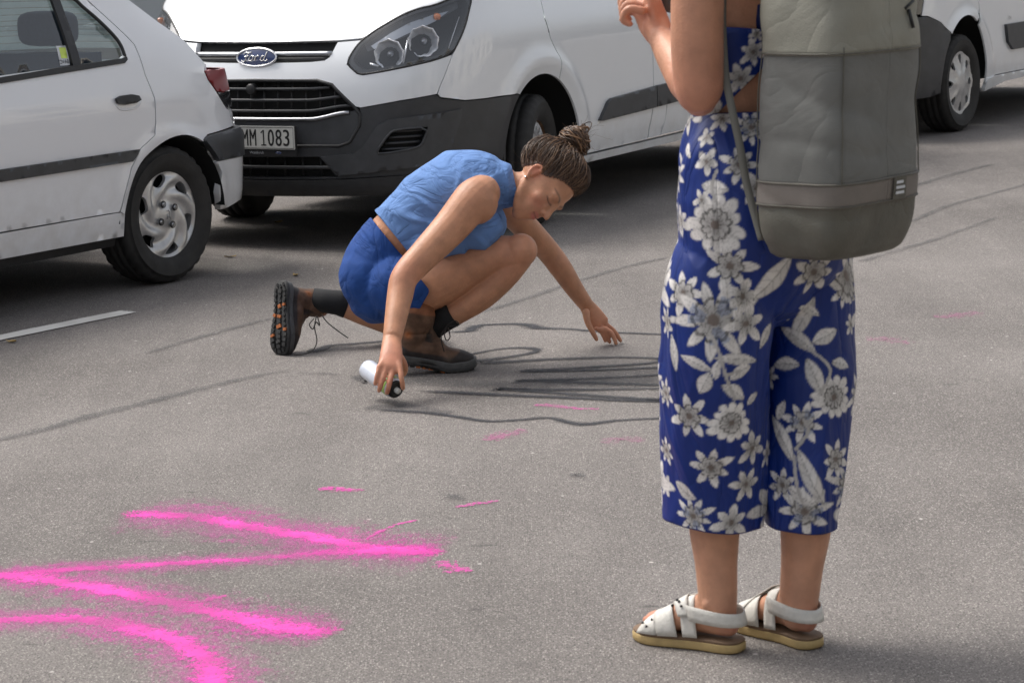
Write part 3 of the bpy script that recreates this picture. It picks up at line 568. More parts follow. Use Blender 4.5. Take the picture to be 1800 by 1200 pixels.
# ---------------------------------------------------------------- white hatchback
HB = Shell([(3.36, 0), (3.3, .4), (3.12, .66), (2.7, .79), (1.9, .835), (1.2, .845), (.5, .845), (.1, .843), (-.2, .832), (-.43, .80), (-.60, .735), (-.69, .61), (-.725, .42), (-.735, .2), (-.735, 0)],
    [.16, .22, .30, .36, .58, .64, .785, .80, .90, .97, 1.05, 1.2, 1.33, 1.39], [.16, .08, .03, .0, .0, .01, .10, .11, .3, .6, .9, 1.3, 1.6, 1.8], [.07, .04, .022, .014, .004, .002, .0, .002, .022, .038, .07, .145, .22, .30], (.3, 1.3),
    [.07, .05, .02, .01, .0, .022, .04, .042, .06, .09, .13, .26, .42, .6], (3.75, 4.45))
HB.extra = lambda a, z: .012*np.exp(-((np.hypot(a-3.89, (z-.30)*1.02)-.355)/.03)**2)*sstep(z, .25, .4)
def build_hatchback():
    v = vehicle('hatchback_car', (-2.1382, 10.83), 33)
    tag(v, 'white hatchback with dark side strip and silver swirl hubcap, nearest to the left edge', 'car', 'parked white vehicles')
    W, B, Gp = 'white_paint', 'black_plastic', 'grey_plastic'; UE = HB.U[-1]
    gap = [(3.53, .352), (3.556, .422), (3.606, .529), (3.672, .604), (3.767, .651), (3.783, .70), (3.788, .806), (3.759, .911), (3.748, 1.036), (3.718, 1.075), (3.647, 1.155), (3.578, 1.232), (3.50, 1.30)]
    arch = [(3.571, .241), (3.564, .337), (3.603, .448), (3.669, .544), (3.785, .605), (3.888, .633), (3.994, .631), (4.093, .593), (4.165, .516), (4.213, .423), (4.232, .278)]
    archs = [tuple(p) for p in catmull(arch, 4)]
    win = [(2.60, .955), (3.20, .970), (3.63, .982), (3.66, .995), (3.662, 1.037), (3.642, 1.079), (3.59, 1.146), (3.536, 1.202), (3.506, 1.235), (3.44, 1.275), (2.62, 1.29)]
    for s in (1, -1):
        f = lambda p: list(p) if s > 0 else mirror(list(p))
        sh = lambda pts, d: [(a+d, b) for a, b in pts]
        d = panel('rear_door', f([(2.50, .355)]+sh(gap, -.004)+[(2.52, 1.33)]), HB, W, v, holes=[f(win)], step=.028)
        rp = [p for p in arch if p[1] < .6]
        quarter = sh(gap, .003)+[(3.53, 1.325), (3.70, 1.305), (3.839, 1.222), (3.985, 1.119), (4.128, 1.036), (4.240, .925), (4.212, .890), (4.228, .850), (4.277, .807), (4.350, .739), (4.383, .712), (4.44, .70), (4.43, .634), (4.367, .630), (4.153, .620), (4.092, .600)]
        i0 = min(range(len(archs)), key=lambda i: abs(archs[i][0]-4.093)+abs(archs[i][1]-.593)); i1 = min(range(len(archs)), key=lambda i: abs(archs[i][0]-3.564)+abs(archs[i][1]-.337))
        quarter += [archs[i] for i in range(i0, i1-1, -1)]
        panel('rear_quarter', f(quarter), HB, W, v, step=.026, flange=.018)
        panel('sill', f([(2.30, .245), (2.30, .348), (3.528, .348), (3.560, .337), (3.568, .243)]), HB, W, v, step=.03, off=.004, flange=.04)
        panel('glass', f(win), HB, 'car_glass', d, step=.05, off=-.014, flange=0)
        panel('belt_moulding', f([(2.52, .922), (2.9, .934), (3.161, .945), (3.644, .964), (3.668, .978), (3.668, .99), (3.64, .984), (3.2, .970), (2.9, .957), (2.52, .948)]), HB, B, d, step=.02, off=.006, flange=.02)
        V, F = tube([HB(u*s, z, -.002) for u, z in catmull([(3.664, .99), (3.664, 1.037), (3.645, 1.079), (3.592, 1.147), (3.538, 1.203), (3.508, 1.237), (3.44, 1.278)], 5)], .008, 6); mesh_obj('window_seal', V, F, B, d)
        panel('window_bar', f([(3.337, .965), (3.385, .965), (3.420, 1.24), (3.425, 1.28), (3.378, 1.285), (3.373, 1.24)]), HB, B, d, step=.03, off=.001, flange=.014)
        panel('side_strip', f([(2.50, .552), (2.50, .601), (3.655, .602), (3.641, .583), (3.608, .555)]), HB, Gp, d, step=.016, off=.014, flange=.016)
        hd = panel('handle', f(chaikin([(3.531, .833), (3.672, .835), (3.690, .799), (3.543, .794)], 1)), HB, B, d, step=.014, off=.016, flange=.012)
        V, F = tube([HB(u*s, z, -.001) for u, z in chaikin([(3.537, .80), (3.56, .772), (3.67, .774), (3.694, .80)], 2, False)], .005, 6); mesh_obj('handle_cup', V, F, W, hd)
        panel('handle_recess', f(chaikin([(3.54, .80), (3.56, .774), (3.67, .776), (3.694, .802)], 1)), HB, W, hd, step=.014, off=.001, flange=.002)
        lp = panel('tail_lamp', f([(4.217, .889), (4.286, .893), (4.36, .888), (4.72, .885), (4.72, .79), (4.37, .79), (4.30, .795), (4.282, .81), (4.233, .851)]), HB, 'red_lamp', v, step=.02, off=.004, flange=.02)
        panel('lower_lens', f([(4.303, .790), (4.37, .786), (4.72, .786), (4.72, .715), (4.386, .716), (4.353, .744)]), HB, 'smoke_lamp', lp, step=.02, off=.004, flange=.02)
        panel('bumper_strip', f([(4.093, .593), (4.115, .609), (4.153, .615), (4.367, .622), (4.55, .622), (UE, .622), (UE, .497), (4.473, .497), (4.183, .502), (4.153, .537)]), HB, Gp, v, step=.022, off=.018, flange=.03)
        panel('bumper', f([(4.176, .497), (4.473, .492), (UE, .492), (UE, .30), (4.42, .295), (4.30, .279), (4.234, .278), (4.203, .358), (4.213, .446)]), HB, W, v, step=.028, off=.010, flange=.03)
        panel('tailgate', f([(4.735, .90), (UE, .90), (UE, .632), (4.44, .632), (4.45, .70), (4.735, .707)]), HB, W, v, step=.04)
        wheel(v, (0, s*.725, .298), .298, .197, .185, 'swirl', 0, s); wheel(v, (2.58, s*.725, .298), .298, .197, .185, 'swirl', 0, s)
        for cx in (0, 2.58): arch_liner(v, cx, .30, .345, s*.835, s*.45)
        # front half, outside the photograph
        panel('front_door', f([(1.62, .352), (2.49, .352), (2.51, .93), (1.66, .91)]), HB, W, v, step=.06)
        panel('front_glass', f([(1.70, .93), (2.49, .948), (2.50, 1.29), (2.15, 1.28)]), HB, 'car_glass', v, step=.06, off=-.01)
        V, F = tube([HB(u*s, z, -.005) for u, z in ((1.64, .92), (2.1, 1.29), (2.5, 1.33), (3.1, 1.335), (3.53, 1.325))], .022, 8); mesh_obj('roof_rail', V, F, W, v)
        V, F = tube([HB(2.545*s, z, -.012) for z in np.linspace(.93, 1.33, 6)], .03, 8); mesh_obj('door_pillar', V, F, B, v)
        panel('front_wing', f([(0, .30), (0, .72), (.9, .78), (1.3, .86), (1.61, .91), (1.61, .30)]+arc(1.294, .30, .345, 0, 180, 14)+[(.8, .28)]), HB, W, v, step=.06)
        panel('dark_inner_shell', f([(1.62, .26), (1.62, .90), (3.70, .93), (4.05, .93), (4.12, .80), (4.2, .60), (4.28, .48), (4.27, .30)]+arc(3.89, .30, .365, 0, 180, 16)+[(3.5, .26)]), HB, 'dark_void', v, step=.09, off=-.07, flange=0)  # black sheet behind the panels gives the gaps their shade
    # tailgate window with heating lines
    E = catmull([(3.66, 1.325), (3.74, 1.285), (3.839, 1.222), (3.985, 1.119), (4.128, 1.036), (4.245, .915)], 4); E3 = HB(E[:, 0], E[:, 1], -.004)
    ts = np.linspace(-1, 1, 25); R = len(E3)
    grid = [[(p[0]-.16*(1-t*t)*(1 if t > -2 else 0), p[1]*t, p[2]+.015*(1-t*t)) for t in ts] for p in E3]
    V = [q for r in grid for q in r]; Ff = []; Fg = []
    for i in range(R-1):
        for k in range(24):
            q = (i*25+k, i*25+k+1, (i+1)*25+k+1, (i+1)*25+k); (Fg if 2 <= i < R-3 and 2 <= k < 22 else Ff).append(q)
    tg = mesh_obj('tailgate_frame', V, Ff, W, v); mesh_obj('tailgate_glass', V, Fg, 'car_glass', v)
    for i in np.linspace(3, R-4, 13):
        i0 = int(i); fr = i-i0; pth = [tuple(np.array(grid[i0][k])*(1-fr)+np.array(grid[i0+1][k])*fr+np.array([.004, 0, -.003])) for k in range(3, 22)]
        V2, F2 = tube(pth, .0012, 4); mesh_obj('heating_line', V2, F2, 'rust', tg)
    # roof, bonnet, cabin
    us = np.linspace(2.1, 3.68, 16); V = []; F = []
    for u in us:
        p = HB(u, 1.325, -.01)
        for t in np.linspace(-1, 1, 13): V.append((p[0]-.02*(1-t*t), p[1]*t, 1.325+.06*(1-t*t)**.7))
    for i in range(15):
        for k in range(12): a = i*13+k; F.append((a, a+1, a+14, a+13))
    mesh_obj('roof', V, F, W, v)
    V = []; F = []
    for x, z, hw in ((1.72, 1.36, .58), (2.35, .98, .70), (2.45, .95, .72), (3.0, .88, .68), (3.28, .76, .60)):
        for t in np.linspace(-1, 1, 9): V.append((x+.12*(1-t*t), hw*t, z-.03*t*t))
    for i in range(4):
        for k in range(8): a = i*9+k; F.append((a, a+1, a+10, a+9))
    mesh_obj('windscreen', V, F[:8], 'car_glass', v); mesh_obj('bonnet', V, F[8:], W, v)
    V, F = join([box((.7, 0, .55), (2.2, 1.2, .5)), box((1.4, 0, .24), (3.4, 1.1, .12))]); mesh_obj('cabin_floor', V, F, 'dark_void', v, False)
    V, F = box((-.10, 0, .90), (.55, 1.30, .025)); mesh_obj('parcel_shelf', V, F, 'black_plastic', v, False)
    for y in (.40, -.40):
        bm = bmesh.new(); bmesh.ops.create_cube(bm, size=1); bmesh.ops.subdivide_edges(bm, edges=bm.edges[:], cuts=5, use_grid_fill=True)
        for q in bm.verts:
            c = q.co*2; n = (abs(c.x)**4+abs(c.y)**4+abs(c.z)**4)**.25; c = c/max(n, .01); q.co = Vector((.055*c.x, .15*c.y, .075*c.z))
        o = bm_obj('headrest', bm, 'seat_cloth', v); o.location = (.22, y-.02, 1.11)
        V, F = box((.26, y, .80), (.14, .50, .42)); mesh_obj('rear_seat_back', V, F, 'seat_cloth', v, False)
    # sticker inside the door glass
    st = panel('window_sticker', [(3.295, 1.057), (3.352, 1.054), (3.333, .977), (3.276, .978)], HB, 'label_white', v, step=.02, off=-.012, flange=.001)
    panel('sticker_print', [(3.306, 1.050), (3.343, 1.048), (3.332, 1.005), (3.296, 1.007)], HB, 'sticker_green', st, step=.02, off=-.0105, flange=.0005)
    Vt, F = text_mesh('BAVC', .024); Vt = np.array([HB(3.306-x*.9+.0, .992+y, -.0102) for x, y, z in Vt]); mesh_obj('lettering', Vt, F, 'ink', st, False)
    # dirty seam strips under the sill
    panel('underbody_edge', [(2.2, .20), (2.2, .25), (3.56, .25), (3.56, .20)], HB, 'black_plastic', v, step=.06, off=-.03, flange=.1)
build_hatchback()
# ---------------------------------------------------------------- white van farther back on the right
def build_far_van():
    v = vehicle('delivery_van', (2.2872, 16.7247), 33)
    tag(v, 'white van with eight-spoke silver hubcaps, parked at the right behind the grey backpack', 'van', 'parked white vehicles')
    W, B, Gp = 'van_paint', 'black_plastic', 'grey_plastic'
    S = Shell([(1.02, 0), (1.01, .2), (.98, .4), (.93, .6), (.85, .75), (.72, .865), (.57, .93), (.40, .957), (.1, .965), (-1, .97), (-2.5, .97), (-3.6, .96), (-3.75, .9), (-3.85, .6), (-3.86, 0)],
        VAN.zs, VAN.da, VAN.db, (.45, 1.25), VAN.dc, (5.2, 5.6)); du = float(S.U[np.argmin(np.where(S.Y > .5, abs(S.X), 9))])-UA
    S.extra = lambda a, z: .018*np.exp(-((np.hypot(a-UA-du, (z-.34))-.44)/.03)**2)*sstep(z, .3, .6)
    k = lambda pts: [(a+du, b) for a, b in pts]; UR2 = UA+2.95
    for s in (1, -1):
        f = lambda p: k(p) if s > 0 else mirror(k(p))
        ar = [(UA-.02+.385*math.cos(math.radians(a)), .345+.43*math.sin(math.radians(a))) for a in range(-8, 189, 7)]
        sub = lambda a0, a1: [p for p, a in zip(ar, range(-8, 189, 7)) if a0 <= a <= a1]
        panel('bumper', f([(0-du, .25), (0-du, .80), (.6, .80), (1.209, .79), (1.367, .742), (1.46, .69)]+[p for p in sub(138, 189)]+[(1.25, .27)]), S, Gp, v, step=.04, off=.006)
        panel('front_panel', f([(0-du, .81), (0-du, 1.0), (.5, 1.0), (.5, .81)]), S, W, v, step=.05)
        panel('headlight', f([(.505, .81), (.505, 1.0), (1.15, 1.12), (1.18, .90), (1.15, .81)]), S, 'smoke_lamp', v, step=.05)
        panel('front_wing', f([(1.16, .80), (1.215, .797), (1.372, .748), (1.468, .695)]+list(reversed(sub(60, 133)))+[(2.00, .80), (1.95, 1.0), (1.93, 1.28), (1.16, 1.13), (1.19, .90)]), S, W, v, step=.035)
        panel('front_door', f(list(reversed(sub(-8, 58)))+[(2.145, .30), (2.3, .342), (3.05, .345), (3.10, .6), (3.10, 1.28), (1.94, 1.28), (1.958, 1.0), (2.008, .80)]), S, W, v, step=.035)
        panel('side_panel', f([(3.11, .345), (UR2-.4, .345)]+arc(UR2, .345, .40, 180, 0, 18)+[(5.55, .345), (5.6, 1.28), (3.11, 1.28)]), S, W, v, step=.07)
        panel('sill', f([(2.13, .24), (2.155, .322), (2.3, .338), (4.3, .341), (4.3, .305), (2.47, .285)]), S, W, v, step=.04, off=.012, flange=.03)
        panel('side_trim', f(chaikin([(2.447, .675), (2.481, .556), (2.573, .497), (3.08, .497), (3.08, .680)], 0)), S, Gp, v, step=.03, off=.022, flange=.022)
        panel('side_trim', f([(3.13, .680), (3.13, .497), (4.25, .50), (4.25, .685)]), S, Gp, v, step=.05, off=.022, flange=.022)
        Vt, F = text_mesh('HDi', .035, 0, .2); Vt = np.array([S(2.55+du-x, .715+y, .003) for x, y, z in Vt]) if s > 0 else None
        if s > 0: mesh_obj('badge', Vt, F, 'satin_metal', v, False)
        panel('upper_side', f([(3.09, 1.29), (3.09, 1.93), (5.55, 1.93), (5.55, 1.29)]), S, W, v, step=.12, flange=0)
        panel('door_window', f([(1.9, 1.29), (2.1, 1.5), (2.5, 1.88), (3.07, 1.90), (3.07, 1.29)]), S, 'car_glass', v, step=.1, flange=0)
        panel('dark_inner_shell', f([(.3, .30), (.3, .86), (1.25, .95), (1.3, 1.1), (1.9, 1.2), (5.5, 1.25), (5.5, .32), (UR2+.43, .32)]+arc(UR2, .345, .43, 0, 180, 16)+[(UA+.46, .32)]+arc(UA, .345, .46, 0, 180, 16)+[(1.3, .3)]), S, 'dark_void', v, step=.1, off=-.08, flange=0)  # black sheet as painted shade behind this van's panel gaps
        wheel(v, (0, s*.835, .325), .325, .215, .205, 'spokes', 0, s); wheel(v, (-2.95, s*.835, .325), .325, .215, .205, 'spokes', 0, s)
        for cx in (0, -2.95): arch_liner(v, cx, .345, .43, s*.955, s*.5)
    V = []; F = []
    for u in np.linspace(-1.15-du, 1.15+du, 9): V.append(tuple(S(u, 1.0+.12*max(0, abs(u)-.5)/.65, -.004)))
    for x, z, y in ((.14, 1.30, .83), (-.60, 1.90, .74), (-1.2, 1.97, .72), (-3.8, 1.97, .72)):
        for t in np.linspace(-1, 1, 9): V.append((x+.10*(1-t*t)*(1 if z < 1.9 else .3), y*t, z-.05*t*t))
    for i in range(4):
        for q in range(8): a = i*9+q; F.append((a, a+1, a+10, a+9))
    mesh_obj('bonnet', V, F[:8], W, v); mesh_obj('windscreen', V, F[8:16], 'car_glass', v); mesh_obj('roof', V, F[16:], W, v)
    V, F = join([box((-1.5, 0, .30), (4.6, 1.05, .10)), box((-1.46, 0, .36), (2.0, 1.8, .08))]); mesh_obj('underbody', V, F, 'dark_void', v, False)
build_far_van()
# ---------------------------------------------------------------- the other side of the street, seen only as reflections in paint and glass
def leaf_crown(c, R, n, seed):
    rg = np.random.default_rng(seed); V = []; F = []
    cl = [np.array(c)+rg.normal(size=3)*np.array(R)*.48 for _ in range(26)]
    for k in range(n):
        p = cl[int(rg.integers(len(cl)))]+rg.normal(size=3)*.42; a = rg.normal(size=3); a /= np.linalg.norm(a); b = np.cross(a, rg.normal(size=3)); b /= np.linalg.norm(b)+1e-9; s = .10+.10*rg.random(); i = len(V)
        V += [tuple(p-a*s), tuple(p+b*s*.55), tuple(p+a*s), tuple(p-b*s*.55)]; F.append((i, i+1, i+2, i+3))
    return V, F
mat('bark', (.10, .075, .055), .9, var=.3, vscale=12, bump=.6, bscale=40); mat('facade', (.62, .58, .50), .85, var=.06, vscale=2); mat('pane', (.03, .035, .04), .08, coat=.5); mat('frame_white', (.7, .7, .68), .5)
tag(strip_box('far_pavement', -40, 70, 8.0, 12.4, -.05, .125, 'pavement'), kind='structure')
fb = tag(empty('apartment_building', street(10, 12.5)), 'beige apartment house across the street, reflected in the parked vehicles', 'building')
def fpart(name, a0, a1, l0, l1, z0, z1, m, par=None):
    o = strip_box(name, a0, a1, l0, l1, z0, z1, m); o.parent = par or fb
    if par is None: o.matrix_parent_inverse = Matrix.Translation(-Vector(fb.location))
    return o
fpart('wall', -18, 34, 12.5, 22, 0, 6.6, 'facade'); fpart('cornice', -18.2, 34.2, 12.3, 12.49, 6.3, 6.6, 'frame_white')
for fl_ in range(2):
    for k in range(14):
        a = -16+k*3.6; fpart('window', a, a+1.3, 12.44, 12.52, 1.1+fl_*2.9, 2.7+fl_*2.9, 'pane'); fpart('window_sill', a-.1, a+1.4, 12.34, 12.49, 1.0+fl_*2.9, 1.08+fl_*2.9, 'frame_white')
for k, (a, l, h, lab) in enumerate(((-6, 9.4, 6.2, 'leafy street tree across the road, farthest left behind the viewer'), (1.5, 9.2, 6.8, 'leafy street tree across the road, straight behind the viewer'), (9.5, 9.5, 6.0, 'leafy street tree across the road, farthest right behind the viewer'))):
    tr = tag(empty('street_tree', street(a, l)), lab, 'tree', 'street trees across the road')
    V, F = tube([(0, 0, 0), (.05, .02, 1.2), (-.04, .06, 2.6), (.05, 0, 4.2)], [.17, .14, .12, .06], 10); mesh_obj('trunk', V, F, 'bark', tr)
    for q in range(5):
        an = q*1.26; V, F = tube([(0, .03, 2.3+.2*q), (.7*math.cos(an), .7*math.sin(an), 3.2+.2*q), (1.5*math.cos(an), 1.5*math.sin(an), 3.9+.25*q)], [.06, .045, .015], 7); mesh_obj('branch', V, F, 'bark', tr)
    V, F = leaf_crown((0, 0, h*.66), (2.3, 2.3, 1.9), 3800, 40+k); mesh_obj('crown', V, F, 'leaf_green', tr, False)
# ---------------------------------------------------------------- people: helpers
IR, IU, IT = Vector(_R), Vector(_U), -Vector(_f)        # right, up and towards the viewer, to set out poses
def rings(pts, n=6, seg=20):
    """limb: pts = (centre, ra, rb, axis of ra or None); rounded ends; returns closed verts, faces"""
    C = catmull([p[0] for p in pts], n); ra = np.interp(np.arange(len(C))/n, range(len(pts)), [p[1] for p in pts]); rb = np.interp(np.arange(len(C))/n, range(len(pts)), [p[2] for p in pts])
    ax = []
    for p in pts: ax.append(np.array(tuple(p[3])) if len(p) > 3 and p[3] is not None else None)
    last = None; V = []; F = []; k = len(C)
    def ring(c, t, a, b, u):
        u = u-t*np.dot(u, t); u = u/np.linalg.norm(u); w = np.cross(t, u)
        for i in range(seg): q = 2*math.pi*i/seg; V.append(c+u*a*math.cos(q)+w*b*math.sin(q))
        return u
    up = None
    for i in range(k):
        t = C[min(i+1, k-1)]-C[max(i-1, 0)]; t = t/np.linalg.norm(t)
        f = i/n; j = min(int(f), len(pts)-1); j2 = min(j+1, len(pts)-1)
        if ax[j] is not None and ax[j2] is not None: u = ax[j]*(1-(f-j))+ax[j2]*(f-j)
        elif up is not None: u = up
        else: u = np.cross(t, [.3, .2, .9])
        if i == 0:
            for s, d in ((.45, .75), (.8, .45)): ring(C[0]-t*d*min(ra[0], rb[0]), t, ra[0]*s, rb[0]*s, u)
        up = ring(C[i], t, ra[i], rb[i], u)
        if i == k-1:
            for s, d in ((.8, .45), (.45, .75)): ring(C[i]+t*d*min(ra[i], rb[i]), t, ra[i]*s, rb[i]*s, u)
    m = len(V)//seg
    for i in range(m-1):
        for q in range(seg): F.append((i*seg+q, i*seg+(q+1) % seg, (i+1)*seg+(q+1) % seg, (i+1)*seg+q))
    F.append(tuple(range(seg))[::-1]); F.append(tuple((m-1)*seg+q for q in range(seg)))
    return V, F
def ball(c, r, axes=None, seg=18):
    """ellipsoid: r = radius or three radii along axes"""
    r = (r, r, r) if not hasattr(r, '__len__') else r; A = axes or (Vector((1, 0, 0)), Vector((0, 1, 0)), Vector((0, 0, 1)))
    V = []; F = []; m = seg//2
    for i in range(m+1):
        th = math.pi*i/m
        for k in range(seg):
            ph = 2*math.pi*k/seg; V.append(Vector(tuple(c))+A[0]*(r[0]*math.sin(th)*math.cos(ph))+A[1]*(r[1]*math.sin(th)*math.sin(ph))+A[2]*(r[2]*math.cos(th)))
    for i in range(m):
        for k in range(seg): F.append((i*seg+k, (i+1)*seg+k, (i+1)*seg+(k+1) % seg, i*seg+(k+1) % seg))
    return V, F
def organic(name, parts, m, parent=None, voxel=.005, smooth=8, fac=.5):
    V, F = join(parts); o = mesh_obj(name, V, F, m, parent)
    r = o.modifiers.new('remesh', 'REMESH'); r.mode = 'VOXEL'; r.voxel_size = voxel; r.use_smooth_shade = True
    if smooth: s = o.modifiers.new('smooth', 'SMOOTH'); s.factor = fac; s.iterations = smooth
    bake(o); o.data.polygons.foreach_set('use_smooth', [True]*len(o.data.polygons))
    if m and not o.data.materials: o.data.materials.append(MATS[m])
    return o
def coords(o):
    a = np.empty(len(o.data.vertices)*3); o.data.vertices.foreach_get('co', a); return a.reshape(-1, 3)
def normals(o):
    o.data.update(); a = np.empty(len(o.data.vertices)*3); o.data.vertices.foreach_get('normal', a); return a.reshape(-1, 3)
def set_coords(o, c): o.data.vertices.foreach_set('co', c.ravel()); o.data.update()
def set_tint(o, col, name='tint'):
    at = o.data.color_attributes.new(name, 'FLOAT_COLOR', 'POINT'); a = np.ones((len(col), 4)); a[:, :3] = col; at.data.foreach_set('color', a.ravel())
def vnoise(p, seed=0.):
    """cheap smooth 3-D noise in -1..1 from summed sines"""
    x, y, z = p[:, 0]+seed, p[:, 1]+seed*1.7, p[:, 2]-seed
    return (np.sin(x*1.0+1.3*np.sin(y*.9+.4))+np.sin(y*1.1+1.7*np.sin(z*.8+1.1))+np.sin(z*1.2+1.5*np.sin(x*.7+2.3)))/3
def gauss(p, c, r): return np.exp(-((p-np.array(tuple(c)))**2).sum(1)/(r*r))
def tint_mat(name, rough=.5, sss=0., spec=.4, bump=0., bscale=200., sheen=0., var=.06, vscale=30., wrinkle=None, attr='tint'):
    """principled material whose colour comes from the mesh's colour attribute"""
    m = mat(name, (.5, .5, .5), rough, spec=spec, sss=sss, sheen=sheen, bump=bump, bscale=bscale, bdetail=7., wrinkle=wrinkle); t = m.node_tree; L = t.links.new; b = t.nodes['Principled BSDF']
    a = N(t, 'VertexColor', _layer_name=attr); tc = N(t, 'TexCoord'); nz = N(t, 'TexNoise', Scale=vscale, Detail=5.); L(tc.outputs['Object'], nz.inputs['Vector'])
    mr = N(t, 'MapRange'); mr.inputs['From Min'].default_value = .3; mr.inputs['From Max'].default_value = .7; mr.inputs['To Min'].default_value = 1-var; mr.inputs['To Max'].default_value = 1+var; L(nz.outputs[0], mr.inputs[0])
    mx = N(t, 'Mix', _data_type='RGBA', _blend_type='MULTIPLY'); mx.inputs[0].default_value = 1
    A = [s for s in mx.inputs if s.identifier == 'A_Color'][0]; B = [s for s in mx.inputs if s.identifier == 'B_Color'][0]
    cc = N(t, 'CombineColor'); [L(mr.outputs[0], cc.inputs[i]) for i in range(3)]; L(a.outputs[0], A); L(cc.outputs[0], B); L([s for s in mx.outputs if s.identifier == 'Result_Color'][0], b.inputs['Base Color'])
    return m
SKIN = np.array([.50, .246, .142])
tint_mat('skin', .46, sss=.10, spec=.42, bump=.30, bscale=160., var=.13, vscale=26.)
tint_mat('hair', .42, spec=.45, var=.25, vscale=120.)
tint_mat('boot_leather', .62, spec=.3, bump=.35, bscale=160., var=.3, vscale=40.)
mat('top_cotton', (.120, .235, .50), .85, var=.06, vscale=25, bump=.25, bscale=600, wrinkle=(.55, 7., (1.0, .6, 1.9)))
mat('shorts_cotton', (.007, .052, .23), .88, var=.10, vscale=25, bump=.25, bscale=600, wrinkle=(.5, 6., (1.6, .7, 1.0)))
mat('sock_knit', (.012, .012, .013), .9, bump=.3, bscale=500)
mat('lace', (.02, .017, .015), .8)
mat('sole_rubber', (.03, .03, .03), .75, var=.3, vscale=60, bump=.4, bscale=120)
mat('sole_orange', (.36, .11, .03), .75, var=.3, vscale=60)
mat('sole_grey', (.07, .07, .07), .7, var=.2, vscale=50)
def finger(base, dirs, lens, r0, r1):
    """bent finger: chain of phalanges"""
    p = [Vector(tuple(base))]
    for d, l in zip(dirs, lens): p.append(p[-1]+Vector(tuple(d)).normalized()*l)
    rr = np.linspace(r0, r1, len(p)); return rings([(tuple(q), r, r) for q, r in zip(p, rr)], 4, 12), p
def head_parts(C, r, f, u, k=1.0):
    """head with centre C, right r, forward f, up u: a smoothed skull, face and jaw, then ears, nose and lips"""
    def X(a, b, c): return C+(r*a+f*b+u*c)*k
    ax = (r, f, u); R = lambda *q: tuple(v*k for v in q); base = [ball(X(0, -.012, .030), R(.074, .094, .084), ax, 24), ball(X(0, .020, -.010), R(.066, .070, .080), ax, 22)]
    base.append(rings([(X(0, .046, -.015), .056*k, .046*k, r), (X(0, .050, -.055), .049*k, .044*k, r), (X(0, .055, -.090), .032*k, .034*k, r), (X(0, .061, -.108), .018*k, .021*k, r)], 5, 18))
    for s in (1, -1):
        base.append(rings([(X(s*.054, -.005, -.030), .017*k, .019*k), (X(s*.046, .018, -.068), .018*k, .018*k), (X(s*.024, .050, -.096), .018*k, .018*k)], 4, 10))
        base.append(ball(X(s*.038, .056, -.026), R(.027, .024, .024), ax, 14)); base.append(ball(X(s*.024, .070, .020), R(.030, .020, .013), ax, 12))
    base.append(ball(X(0, .072, -.062), R(.030, .022, .024), ax, 14))
    tmp = organic('tmp', base, None, voxel=.004, smooth=26); V = [v.co.copy() for v in tmp.data.vertices]; F = [tuple(p.vertices) for p in tmp.data.polygons]; me = tmp.data; bpy.data.objects.remove(tmp); bpy.data.meshes.remove(me)
    parts = [(V, F)]
    for s in (1, -1):
        parts.append(ball(X(s*.031, .069, .001), R(.016, .0125, .0115), ax, 12))
        e = X(s*.071, -.006, -.012)
        parts.append(rings([(e+(r*s*.002+f*.004-u*.026)*k, .006*k, .005*k), (e+(r*s*.006-f*.010-u*.008)*k, .005*k, .006*k), (e+(r*s*.010-f*.016+u*.014)*k, .005*k, .005*k), (e+(r*s*.008-f*.004+u*.028)*k, .005*k, .005*k), (e+(r*s*.004+f*.006+u*.020)*k, .005*k, .005*k)], 5, 8))
        parts.append(ball(e+(r*s*.001-f*.003)*k, R(.006, .012, .020), ax, 10))
        parts.append(ball(X(s*.0105, .094, -.034), R(.0078, .010, .0072), ax, 10))
    parts.append(rings([(X(0, .080, .014), .011*k, .010*k, r), (X(0, .091, -.010), .0100*k, .0105*k, r), (X(0, .104, -.027), .0098*k, .0100*k, r)], 5, 12))
    parts.append(ball(X(0, .108, -.031), R(.0098, .0095, .0088), ax, 12))
    parts.append(ball(X(0, .085, -.054), R(.021, .014, .0062), ax, 14)); parts.append(ball(X(0, .083, -.067), R(.018, .0145, .0072), ax, 14))
    return parts, X
